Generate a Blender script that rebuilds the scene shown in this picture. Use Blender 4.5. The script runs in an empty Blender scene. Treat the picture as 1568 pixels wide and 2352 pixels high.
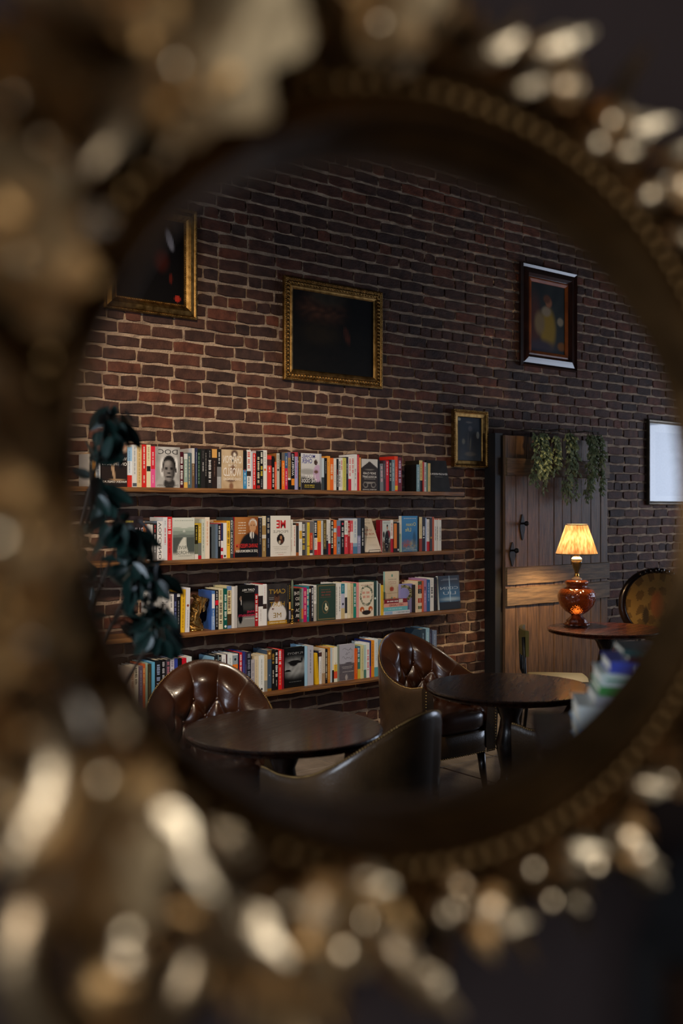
import bpy, math, random
from math import sin, cos, pi, sqrt, radians, atan2
from mathutils import Vector, Matrix

random.seed(7)
scene = bpy.context.scene
col = scene.collection

# ------------------------------------------------------------------ camera
F = 2287.0                    # focal length in pixels of the 1568 x 2352 frame (35 mm on 36 mm)
PCX, PCY = 784.0, 1171.0      # principal column, horizon row
TH = atan2(3690 - 784, F)     # view axis against the brick wall's direction (+X)
V = (cos(TH), sin(TH)); R = (V[1], -V[0])
CAMZ = 1.58

cam = bpy.data.cameras.new('camera')
cam.sensor_fit = 'VERTICAL'; cam.sensor_height = 36.0; cam.sensor_width = 24.0
cam.lens = 35.0
cam.shift_y = (PCY - 1176) / 2352
cam.clip_start = 0.01
cam.dof.use_dof = True
cam.dof.focus_distance = 6.3
cam.dof.aperture_fstop = 1.8
cam_o = bpy.data.objects.new('camera', cam); col.objects.link(cam_o)
cam_o.location = (0, 0, CAMZ)
cam_o.rotation_euler = (pi / 2, 0, TH - pi / 2)
scene.camera = cam_o

# ------------------------------------------------------------------ light and exposure
scene.view_settings.view_transform = 'Standard'
scene.view_settings.look = 'None'
scene.view_settings.gamma = 1.0
scene.view_settings.use_curve_mapping = False
scene.view_settings.exposure = 0.0
scene.cycles.use_denoising = True
scene.cycles.max_bounces = 8
scene.cycles.diffuse_bounces = 3
scene.cycles.glossy_bounces = 4
scene.cycles.transmission_bounces = 6
scene.cycles.caustics_reflective = False
scene.cycles.caustics_refractive = False
scene.cycles.sample_clamp_indirect = 4.0

world = bpy.data.worlds.new('world'); scene.world = world
world.use_nodes = True
world.node_tree.nodes['Background'].inputs[0].default_value = (0.55, 0.66, 0.85, 1)
world.node_tree.nodes['Background'].inputs[1].default_value = 0.05

def area_light(name, loc, rot, sx, sy, watt, rgb):
    l = bpy.data.lights.new(name, 'AREA'); l.shape = 'RECTANGLE'; l.size = sx; l.size_y = sy
    l.energy = watt; l.color = rgb
    o = bpy.data.objects.new(name, l); col.objects.link(o); o.location = loc; o.rotation_euler = rot
    return o
def spot_light(name, loc, target, watt, rgb, deg, blend, rad):
    l = bpy.data.lights.new(name, 'SPOT'); l.energy = watt; l.color = rgb
    l.spot_size = radians(deg); l.spot_blend = blend; l.shadow_soft_size = rad
    o = bpy.data.objects.new(name, l); col.objects.link(o); o.location = loc
    o.rotation_euler = (Vector(target) - Vector(loc)).to_track_quat('-Z', 'Y').to_euler()
    return o
def point_light(name, loc, watt, rgb, rad):
    l = bpy.data.lights.new(name, 'POINT'); l.energy = watt; l.color = rgb; l.shadow_soft_size = rad
    o = bpy.data.objects.new(name, l); col.objects.link(o); o.location = loc
    return o

# daylight through the room's window in the far side wall, and through the windows on the camera's side
area_light('window_daylight', (10.35, 2.9, 1.75), (0, pi / 2, 0), 1.7, 3.0, 82, (0.70, 0.80, 1.0))
area_light('window_daylight_left', (-2.36, 2.3, 1.75), (0, -pi / 2, 0), 1.7, 2.0, 112, (0.74, 0.84, 1.0))
area_light('window_daylight_camera_side', (-2.36, -1.6, 1.95), (0, -pi / 2, 0), 1.9, 2.2, 100, (0.95, 0.97, 1.0))
# ceiling spotlights aimed at the bookshelves (their housings are built below)
FILL_LAMP = (1.9, -1.7, 2.6)  # place of an added, unseen warm fill for the gilt frame
point_light('camera_side_fill_light', FILL_LAMP, 13, (1.0, 0.62, 0.32), 0.07)
SPOT_A = (0.9, 2.3, 3.75); SPOT_B = (3.2, 2.2, 3.75)
spot_light('ceiling_spot_light', SPOT_A, (2.7, 5.4, 1.25), 480, (1.0, 0.80, 0.58), 62, 0.75, 0.06)
spot_light('ceiling_spot_light', SPOT_B, (4.1, 5.4, 1.0), 150, (1.0, 0.84, 0.66), 58, 0.8, 0.06)

# ------------------------------------------------------------------ pixel helpers
def px(x, y, Y):
    """point of the plane at distance Y (parallel to the brick wall) seen at pixel x, y"""
    u = (x - PCX) / F
    t = Y / (V[1] + u * R[1])
    return Vector((t * (V[0] + u * R[0]), Y, CAMZ - (y - PCY) / F * t))
def at_depth(x, y, d):
    u = (x - PCX) / F
    return Vector((d * (V[0] + u * R[0]), d * (V[1] + u * R[1]), CAMZ - (y - PCY) / F * d))
def proj(p):
    d = p[0] * V[0] + p[1] * V[1]; l = p[0] * R[0] + p[1] * R[1]
    return PCX + F * l / d, PCY - F * (p[2] - CAMZ) / d, d

# ------------------------------------------------------------------ colour and material helpers
def lin(c):
    c = c / 255.0
    return c / 12.92 if c <= 0.04045 else ((c + 0.055) / 1.055) ** 2.4
def hexc(s):
    return tuple(lin(int(s[i:i + 2], 16)) for i in (0, 2, 4))
def rgb(r, g, b):
    return (lin(r), lin(g), lin(b))

MATS = {}
def new_mat(name):
    m = bpy.data.materials.new(name); m.use_nodes = True
    nt = m.node_tree; b = nt.nodes['Principled BSDF']
    MATS[name] = m
    return m, nt, b
def N(nt, t, **kw):
    n = nt.nodes.new(t)
    for k, v in kw.items():
        setattr(n, k, v)
    return n
def noise_mat(name, c1, c2, rough=0.5, scale=6.0, metal=0.0, bump=0.0, bscale=60.0, coat=0.0, stretch=(1, 1, 1), rough2=None, detail=5.0, spec=None):
    """two procedural tones mixed by noise, with fine noise relief"""
    m, nt, b = new_mat(name)
    tc = N(nt, 'ShaderNodeTexCoord'); mp = N(nt, 'ShaderNodeMapping'); mp.inputs['Scale'].default_value = stretch
    nt.links.new(tc.outputs['Object'], mp.inputs['Vector'])
    no = N(nt, 'ShaderNodeTexNoise'); no.inputs['Scale'].default_value = scale; no.inputs['Detail'].default_value = detail
    nt.links.new(mp.outputs['Vector'], no.inputs['Vector'])
    cr = N(nt, 'ShaderNodeValToRGB')
    cr.color_ramp.elements[0].position = 0.32; cr.color_ramp.elements[0].color = (*c1, 1)
    cr.color_ramp.elements[1].position = 0.68; cr.color_ramp.elements[1].color = (*c2, 1)
    nt.links.new(no.outputs['Fac'], cr.inputs['Fac']); nt.links.new(cr.outputs['Color'], b.inputs['Base Color'])
    b.inputs['Roughness'].default_value = rough; b.inputs['Metallic'].default_value = metal
    b.inputs['Coat Weight'].default_value = coat
    b.inputs['Coat Roughness'].default_value = 0.12
    if spec is not None:
        b.inputs['Specular IOR Level'].default_value = spec
    if rough2 is not None:
        mr = N(nt, 'ShaderNodeMapRange'); mr.inputs['To Min'].default_value = rough; mr.inputs['To Max'].default_value = rough2
        nt.links.new(no.outputs['Fac'], mr.inputs['Value']); nt.links.new(mr.outputs['Result'], b.inputs['Roughness'])
    if bump:
        n2 = N(nt, 'ShaderNodeTexNoise'); n2.inputs['Scale'].default_value = bscale; n2.inputs['Detail'].default_value = 6
        nt.links.new(mp.outputs['Vector'], n2.inputs['Vector'])
        bp = N(nt, 'ShaderNodeBump'); bp.inputs['Strength'].default_value = bump; bp.inputs['Distance'].default_value = 0.01
        nt.links.new(n2.outputs['Fac'], bp.inputs['Height']); nt.links.new(bp.outputs['Normal'], b.inputs['Normal'])
    return m
def attr_mat(name, rough=0.45, coat=0.0, bump=0.0, bscale=300):
    """printed surface: its colour is the print stored on the faces"""
    m, nt, b = new_mat(name)
    a = N(nt, 'ShaderNodeAttribute'); a.attribute_name = 'Col'
    no = N(nt, 'ShaderNodeTexNoise'); no.inputs['Scale'].default_value = 40
    mr = N(nt, 'ShaderNodeMapRange'); mr.inputs['To Min'].default_value = 0.88; mr.inputs['To Max'].default_value = 1.1
    nt.links.new(no.outputs['Fac'], mr.inputs['Value'])
    mx = N(nt, 'ShaderNodeVectorMath', operation='SCALE')
    nt.links.new(a.outputs['Color'], mx.inputs[0]); nt.links.new(mr.outputs['Result'], mx.inputs['Scale'])
    nt.links.new(mx.outputs['Vector'], b.inputs['Base Color'])
    b.inputs['Roughness'].default_value = rough; b.inputs['Coat Weight'].default_value = coat
    if bump:
        n2 = N(nt, 'ShaderNodeTexNoise'); n2.inputs['Scale'].default_value = bscale
        bp = N(nt, 'ShaderNodeBump'); bp.inputs['Strength'].default_value = bump; bp.inputs['Distance'].default_value = 0.004
        nt.links.new(n2.outputs['Fac'], bp.inputs['Height']); nt.links.new(bp.outputs['Normal'], b.inputs['Normal'])
    return m

# brick: each brick takes its own tone, with blotches and grain
def brick_mat():
    m, nt, b = new_mat('brick')
    oi = N(nt, 'ShaderNodeObjectInfo'); ge = N(nt, 'ShaderNodeNewGeometry')
    ad = N(nt, 'ShaderNodeMath', operation='ADD'); nt.links.new(oi.outputs['Random'], ad.inputs[0]); nt.links.new(ge.outputs['Random Per Island'], ad.inputs[1])
    fr = N(nt, 'ShaderNodeMath', operation='FRACT'); nt.links.new(ad.outputs[0], fr.inputs[0])
    cr = N(nt, 'ShaderNodeValToRGB'); cr.color_ramp.interpolation = 'LINEAR'
    stops = [(0.0, (64, 44, 36)), (0.2, (80, 52, 41)), (0.42, (90, 57, 43)), (0.55, (68, 50, 43)), (0.7, (106, 60, 42)), (0.85, (75, 48, 38)), (1.0, (62, 45, 40))]
    els = cr.color_ramp.elements
    while len(els) < len(stops): els.new(0.5)
    for e, (p, c) in zip(els, stops):
        e.position = p; e.color = (*rgb(*c), 1)
    nt.links.new(fr.outputs[0], cr.inputs['Fac'])
    no = N(nt, 'ShaderNodeTexNoise'); no.inputs['Scale'].default_value = 14; no.inputs['Detail'].default_value = 8
    nt.links.new(ge.outputs['Position'], no.inputs['Vector'])
    r2 = N(nt, 'ShaderNodeValToRGB'); r2.color_ramp.elements[0].position = 0.3; r2.color_ramp.elements[0].color = (0.5, 0.47, 0.47, 1)
    r2.color_ramp.elements[1].position = 0.72; r2.color_ramp.elements[1].color = (1.35, 1.28, 1.22, 1)
    nt.links.new(no.outputs['Fac'], r2.inputs['Fac'])
    mx = N(nt, 'ShaderNodeMix', data_type='RGBA', blend_type='MULTIPLY'); mx.inputs[0].default_value = 1.0
    nt.links.new(cr.outputs['Color'], mx.inputs[6]); nt.links.new(r2.outputs['Color'], mx.inputs[7])
    # smears of old mortar
    n3 = N(nt, 'ShaderNodeTexNoise'); n3.inputs['Scale'].default_value = 5.5; n3.inputs['Detail'].default_value = 9
    nt.links.new(ge.outputs['Position'], n3.inputs['Vector'])
    r3 = N(nt, 'ShaderNodeValToRGB'); r3.color_ramp.elements[0].position = 0.72; r3.color_ramp.elements[0].color = (0, 0, 0, 1)
    r3.color_ramp.elements[1].position = 0.84; r3.color_ramp.elements[1].color = (0.28, 0.28, 0.28, 1)
    nt.links.new(n3.outputs['Fac'], r3.inputs['Fac'])
    m2 = N(nt, 'ShaderNodeMix', data_type='RGBA'); nt.links.new(r3.outputs['Color'], m2.inputs[0])
    nt.links.new(mx.outputs[2], m2.inputs[6]); m2.inputs[7].default_value = (*rgb(150, 122, 98), 1)
    nt.links.new(m2.outputs[2], b.inputs['Base Color'])
    b.inputs['Roughness'].default_value = 0.72
    b.inputs['Specular IOR Level'].default_value = 0.35
    n4 = N(nt, 'ShaderNodeTexNoise'); n4.inputs['Scale'].default_value = 70; n4.inputs['Detail'].default_value = 8
    nt.links.new(ge.outputs['Position'], n4.inputs['Vector'])
    bp = N(nt, 'ShaderNodeBump'); bp.inputs['Strength'].default_value = 0.7; bp.inputs['Distance'].default_value = 0.006
    nt.links.new(n4.outputs['Fac'], bp.inputs['Height']); nt.links.new(bp.outputs['Normal'], b.inputs['Normal'])
    return m
brick_mat()
noise_mat('mortar', rgb(136, 112, 92), rgb(196, 168, 140), 0.9, 9, bump=0.8, bscale=90)
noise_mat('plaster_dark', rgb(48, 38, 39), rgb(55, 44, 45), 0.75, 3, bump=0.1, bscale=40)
noise_mat('plaster', rgb(96, 88, 80), rgb(110, 100, 92), 0.8, 3, bump=0.1, bscale=40)
noise_mat('ceiling_paint', rgb(40, 36, 36), rgb(50, 46, 44), 0.85, 2)
noise_mat('stone', rgb(112, 100, 88), rgb(146, 132, 118), 0.7, 5, bump=0.35, bscale=50)
noise_mat('grout', rgb(60, 54, 48), rgb(74, 66, 58), 0.9, 12)
noise_mat('shelf_wood', rgb(84, 52, 24), rgb(150, 100, 50), 0.5, 7, bump=0.25, bscale=40, stretch=(0.6, 6, 12))
noise_mat('door_wood', rgb(74, 52, 34), rgb(128, 92, 58), 0.55, 9, bump=0.35, bscale=50, stretch=(7, 7, 0.5))
noise_mat('ledge_wood', rgb(86, 66, 44), rgb(140, 108, 72), 0.6, 9, bump=0.4, bscale=50, stretch=(0.6, 7, 8))
noise_mat('table_red', rgb(40, 16, 8), rgb(92, 40, 18), 0.2, 5, stretch=(0.8, 7, 7), coat=0.4, rough2=0.34)
noise_mat('table_wood', rgb(13, 7, 5), rgb(42, 20, 10), 0.2, 5, bump=0.03, bscale=60, stretch=(0.8, 7, 7), coat=0.4, rough2=0.34)
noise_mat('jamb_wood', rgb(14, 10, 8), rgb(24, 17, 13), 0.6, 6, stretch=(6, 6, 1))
noise_mat('dark_wood', rgb(16, 9, 6), rgb(34, 18, 11), 0.25, 6, coat=0.4, stretch=(6, 6, 1))
noise_mat('leather', rgb(38, 18, 8), rgb(66, 34, 15), 0.24, 5, bump=0.10, bscale=160, coat=0.35, rough2=0.38)
noise_mat('leather_back', rgb(48, 34, 18), rgb(92, 66, 38), 0.28, 4, bump=0.12, bscale=120, coat=0.45, rough2=0.42)
noise_mat('leather_black', rgb(12, 12, 13), rgb(22, 23, 26), 0.32, 4, bump=0.08, bscale=120, coat=0.3)
noise_mat('brass_nail', rgb(150, 118, 70), rgb(190, 156, 100), 0.3, 20, metal=1.0)
noise_mat('gilt', rgb(120, 88, 42), rgb(176, 136, 78), 0.34, 30, metal=1.0, bump=0.25, bscale=220, rough2=0.45)
noise_mat('gilt_mirror', rgb(140, 110, 76), rgb(230, 208, 172), 0.2, 22, metal=1.0, bump=0.18, bscale=90, rough2=0.38)
noise_mat('gilt_mirror_base', rgb(66, 46, 24), rgb(104, 76, 44), 0.38, 12, metal=0.85, bump=0.25, bscale=70, rough2=0.5)
noise_mat('gilt_bead', rgb(88, 66, 40), rgb(146, 114, 72), 0.42, 18, metal=1.0)
noise_mat('gilt_satin', rgb(176, 146, 106), rgb(230, 206, 164), 0.46, 18, metal=1.0, bump=0.2, bscale=70, rough2=0.58)
noise_mat('walnut_frame', rgb(30, 14, 8), rgb(54, 26, 14), 0.25, 8, coat=0.4, stretch=(4, 4, 1))
noise_mat('amber_wood', rgb(112, 52, 14), rgb(150, 76, 22), 0.35, 8)
noise_mat('silver_frame', rgb(60, 52, 40), rgb(96, 84, 66), 0.35, 8, metal=0.6)
noise_mat('brass', rgb(196, 148, 66), rgb(226, 182, 96), 0.2, 8, metal=1.0)
noise_mat('iron', rgb(20, 18, 17), rgb(34, 30, 28), 0.5, 12, metal=0.6, bump=0.2)
noise_mat('black_metal', rgb(12, 12, 13), rgb(20, 20, 22), 0.35, 12, metal=0.3)
noise_mat('candle_wax', rgb(92, 104, 80), rgb(110, 120, 94), 0.5, 8)
noise_mat('mustard_vinyl', rgb(88, 78, 30), rgb(108, 96, 40), 0.4, 8)
noise_mat('fern_leaf', rgb(84, 98, 64), rgb(156, 164, 118), 0.55, 16)
noise_mat('plant_leaf', rgb(17, 33, 30), rgb(37, 72, 63), 0.36, 9, bump=0.1, bscale=60)
noise_mat('plant_stem', rgb(44, 34, 24), rgb(70, 54, 36), 0.7, 9)
noise_mat('terracotta', rgb(120, 66, 44), rgb(150, 86, 58), 0.8, 9)
noise_mat('soil', rgb(28, 20, 15), rgb(44, 32, 24), 0.95, 30)
noise_mat('paper_white', rgb(226, 226, 222), rgb(236, 236, 232), 0.6, 3)
noise_mat('ceramic_cream', rgb(196, 176, 132), rgb(222, 204, 164), 0.25, 10, coat=0.4)
noise_mat('ceramic_olive', rgb(52, 44, 22), rgb(92, 78, 40), 0.2, 14, coat=0.5)
noise_mat('white_paint', rgb(190, 188, 182), rgb(204, 202, 196), 0.5, 5)
noise_mat('page_paper', rgb(206, 196, 174), rgb(228, 220, 200), 0.8, 3, stretch=(80, 1, 1))
attr_mat('book_print', 0.34, 0.15)
attr_mat('lettering', 0.45)
attr_mat('canvas_paint', 0.6, 0.0, bump=0.15).node_tree.nodes['Principled BSDF'].inputs['Specular IOR Level'].default_value = 0.15
attr_mat('fabric', 0.85, 0, bump=0.3, bscale=600)
# ------------------------------------------------------------------ mesh helpers
class MB:
    def __init__(s):
        s.v = []; s.f = []; s.c = []
    def poly(s, pts, c=(1, 1, 1)):
        i = len(s.v); s.v += [tuple(p) for p in pts]; s.f.append(tuple(range(i, i + len(pts)))); s.c.append(c)
    def box(s, x0, x1, y0, y1, z0, z1, c=(1, 1, 1)):
        i = len(s.v)
        s.v += [(x, y, z) for z in (z0, z1) for y in (y0, y1) for x in (x0, x1)]
        for q in ((0, 2, 3, 1), (4, 5, 7, 6), (0, 1, 5, 4), (2, 6, 7, 3), (0, 4, 6, 2), (1, 3, 7, 5)):
            s.f.append(tuple(i + k for k in q)); s.c.append(c)
    def grid(s, fn, nu, nv, c=(1, 1, 1), closed_u=False, cf=None):
        i = len(s.v)
        mu = nu if closed_u else nu + 1
        for b in range(nv + 1):
            for a in range(mu):
                s.v.append(tuple(fn(a / nu, b / nv)))
        for b in range(nv):
            for a in range(nu):
                a2 = (a + 1) % mu
                s.f.append((i + b * mu + a, i + b * mu + a2, i + (b + 1) * mu + a2, i + (b + 1) * mu + a))
                s.c.append(cf((a + .5) / nu, (b + .5) / nv) if cf else c)
    def lathe(s, prof, n=32, c=(1, 1, 1), cx=0, cy=0, mod=None, caps=True):
        i = len(s.v); m = len(prof)
        for r, z in prof:
            for k in range(n):
                a = 2 * pi * k / n
                q = r * (mod(a, r, z) if mod else 1)
                s.v.append((cx + q * cos(a), cy + q * sin(a), z))
        for j in range(m - 1):
            for k in range(n):
                k2 = (k + 1) % n
                s.f.append((i + j * n + k, i + j * n + k2, i + (j + 1) * n + k2, i + (j + 1) * n + k)); s.c.append(c)
        if caps and prof[0][0] > 1e-5:
            s.f.append(tuple(i + k for k in reversed(range(n)))); s.c.append(c)
        if caps and prof[-1][0] > 1e-5:
            s.f.append(tuple(i + (m - 1) * n + k for k in range(n))); s.c.append(c)
    def tube(s, pts, r, n=8, c=(1, 1, 1), cap=True):
        pts = [Vector(p) for p in pts]; i = len(s.v); m = len(pts)
        rr = r if isinstance(r, (list, tuple)) else [r] * m
        prev = None
        for j, p in enumerate(pts):
            d = (pts[min(j + 1, m - 1)] - pts[max(j - 1, 0)]).normalized()
            a = prev if prev is not None else (Vector((0, 0, 1)) if abs(d.z) < .9 else Vector((1, 0, 0)))
            a = (a - d * a.dot(d)).normalized(); prev = a; b = d.cross(a)
            for k in range(n):
                t = 2 * pi * k / n
                s.v.append(tuple(p + (a * cos(t) + b * sin(t)) * rr[j]))
        for j in range(m - 1):
            for k in range(n):
                k2 = (k + 1) % n
                s.f.append((i + j * n + k, i + j * n + k2, i + (j + 1) * n + k2, i + (j + 1) * n + k)); s.c.append(c)
        if cap:
            s.f.append(tuple(i + k for k in reversed(range(n)))); s.c.append(c)
            s.f.append(tuple(i + (m - 1) * n + k for k in range(n))); s.c.append(c)
    def ball(s, p, r, c=(1, 1, 1), n=8, m=5, sx=1, sy=1, sz=1):
        i = len(s.v); p = Vector(p)
        for j in range(1, m):
            t = pi * j / m
            for k in range(n):
                a = 2 * pi * k / n
                s.v.append((p.x + r * sx * sin(t) * cos(a), p.y + r * sy * sin(t) * sin(a), p.z + r * sz * cos(t)))
        top = len(s.v); s.v.append((p.x, p.y, p.z + r * sz)); s.v.append((p.x, p.y, p.z - r * sz))
        for j in range(m - 2):
            for k in range(n):
                k2 = (k + 1) % n
                s.f.append((i + j * n + k, i + (j + 1) * n + k, i + (j + 1) * n + k2, i + j * n + k2)); s.c.append(c)
        for k in range(n):
            k2 = (k + 1) % n
            s.f.append((top, i + k, i + k2)); s.c.append(c)
            s.f.append((top + 1, i + (m - 2) * n + k2, i + (m - 2) * n + k)); s.c.append(c)
    def raw(s, vs, fs, c=(1, 1, 1)):
        i = len(s.v); s.v += [tuple(p) for p in vs]
        for f in fs:
            s.f.append(tuple(i + k for k in f)); s.c.append(c)
    def mesh(s, name, mat, smooth=False):
        me = bpy.data.meshes.new(name)
        me.from_pydata(s.v, [], s.f)
        me.materials.append(MATS[mat] if isinstance(mat, str) else mat)
        at = me.attributes.new('Col', 'FLOAT_COLOR', 'CORNER')
        buf = []
        for f, c in zip(s.f, s.c):
            buf += (c[0], c[1], c[2], 1.0) * len(f)
        at.data.foreach_set('color', buf)
        if smooth:
            me.polygons.foreach_set('use_smooth', [True] * len(me.polygons))
        me.update()
        return me
    def build(s, name, mat, parent=None, loc=(0, 0, 0), smooth=False):
        return link(name, s.mesh(name, mat, smooth), parent, loc)

def link(name, me, parent=None, loc=(0, 0, 0), rot=None):
    o = bpy.data.objects.new(name, me); col.objects.link(o)
    o.location = loc
    if rot: o.rotation_euler = rot
    if parent: o.parent = parent
    return o
def tag(o, label=None, cat=None, group=None, kind=None):
    if label: o['label'] = label
    if cat: o['category'] = cat
    if group: o['group'] = group
    if kind: o['kind'] = kind
    return o
def empty(name, loc, rz=0):
    o = bpy.data.objects.new(name, None); col.objects.link(o); o.location = loc; o.rotation_euler = (0, 0, rz)
    o.empty_display_size = 0.05
    return o
def copy_tree(o, parent=None):
    c = o.copy(); col.objects.link(c)
    if parent: c.parent = parent
    for ch in [k for k in bpy.data.objects if k.parent == o]:
        copy_tree(ch, c)
    return c
def smoothstep(a, b, x):
    t = max(0, min(1, (x - a) / (b - a))); return t * t * (3 - 2 * t)
def mixc(a, b, t):
    return tuple(x + (y - x) * t for x, y in zip(a, b))

# lettering: outlines of the built-in font as flat polygons, height 1, x from 0
TXT = {}
def text_polys(s, bold=0.0):
    k = (s, bold)
    if k in TXT: return TXT[k]
    cu = bpy.data.curves.new('t', 'FONT'); cu.body = s; cu.size = 1.0; cu.resolution_u = 2; cu.offset = bold
    o = bpy.data.objects.new('t', cu); col.objects.link(o)
    dg = bpy.context.evaluated_depsgraph_get()
    me = bpy.data.meshes.new_from_object(o.evaluated_get(dg))
    vs = [tuple(v.co) for v in me.vertices]; fs = [tuple(p.vertices) for p in me.polygons]
    bpy.data.objects.remove(o); bpy.data.curves.remove(cu); bpy.data.meshes.remove(me)
    if vs:
        x0 = min(v[0] for v in vs); x1 = max(v[0] for v in vs); y0 = min(v[1] for v in vs); y1 = max(v[1] for v in vs)
    else:
        x0 = x1 = y0 = y1 = 0
    TXT[k] = ([(v[0] - x0, v[1] - y0) for v in vs], fs, x1 - x0, max(y1 - y0, 1e-3))
    return TXT[k]
def put_text(mb, s, cx, cz, w, h, y, c, bold=0.01, vertical=False):
    """mirror-written text on a front face (facing -Y), fitted into w x h around (cx, cz)"""
    vs, fs, tw, thh = text_polys(s, bold)
    if not vs: return
    out = []
    for a, b in vs:
        p = (a / tw - .5); q = (b / thh - .5)
        if vertical:            # reads downwards
            out.append((cx - q * w, y, cz - p * h))
        else:
            out.append((cx - p * w, y, cz + q * h))
    mb.raw(out, fs, c)
def ticks(mb, cx, z0, z1, w, y, c, rnd, vertical=True):
    """a line of lettering too small to read: a row of short strokes"""
    z = z1
    while z > z0:
        n = rnd.randint(3, 8)
        for _ in range(n):
            L = w * rnd.uniform(.28, .6)
            if z - L < z0: return
            k = rnd.uniform(.75, 1.0)
            if vertical:
                mb.poly([(cx - w / 2 * k, y, z), (cx + w / 2 * k, y, z), (cx + w / 2 * k, y, z - L * .62), (cx - w / 2 * k, y, z - L * .62)], c)
            else:
                mb.poly([(z, y, cx - w / 2 * k), (z, y, cx + w / 2 * k), (z - L * .62, y, cx + w / 2 * k), (z - L * .62, y, cx - w / 2 * k)], c)
            z -= L
        z -= w * .5

# ------------------------------------------------------------------ the setting
YW = 5.44                     # face of the brick wall
X0, X1, YR, ZC = -2.4, 10.4, -3.6, 4.2
YM = 0.46                     # plane of the wall that carries the gilt frame
# the frame's oval (rim) and the oval opening behind it
EC = (0.456, CAMZ + 0.018); RIM = (0.264, 0.217); LIP = (0.279, 0.204); LIPC = (0.466, CAMZ + 0.016)

def in_view(p):
    """whether a point behind the frame shows through the oval"""
    t = 0.44 / p[1]; q = ((p[0] * t - EC[0]) / RIM[0]) ** 2 + ((CAMZ + (p[2] - CAMZ) * t - EC[1]) / RIM[1]) ** 2
    t = YM / p[1]; q2 = ((p[0] * t - LIPC[0]) / LIP[0]) ** 2 + ((CAMZ + (p[2] - CAMZ) * t - LIPC[1]) / LIP[1]) ** 2
    a, b, _ = proj(p)
    return q < 1 and q2 < 1 and 0 < a < 1568

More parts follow.
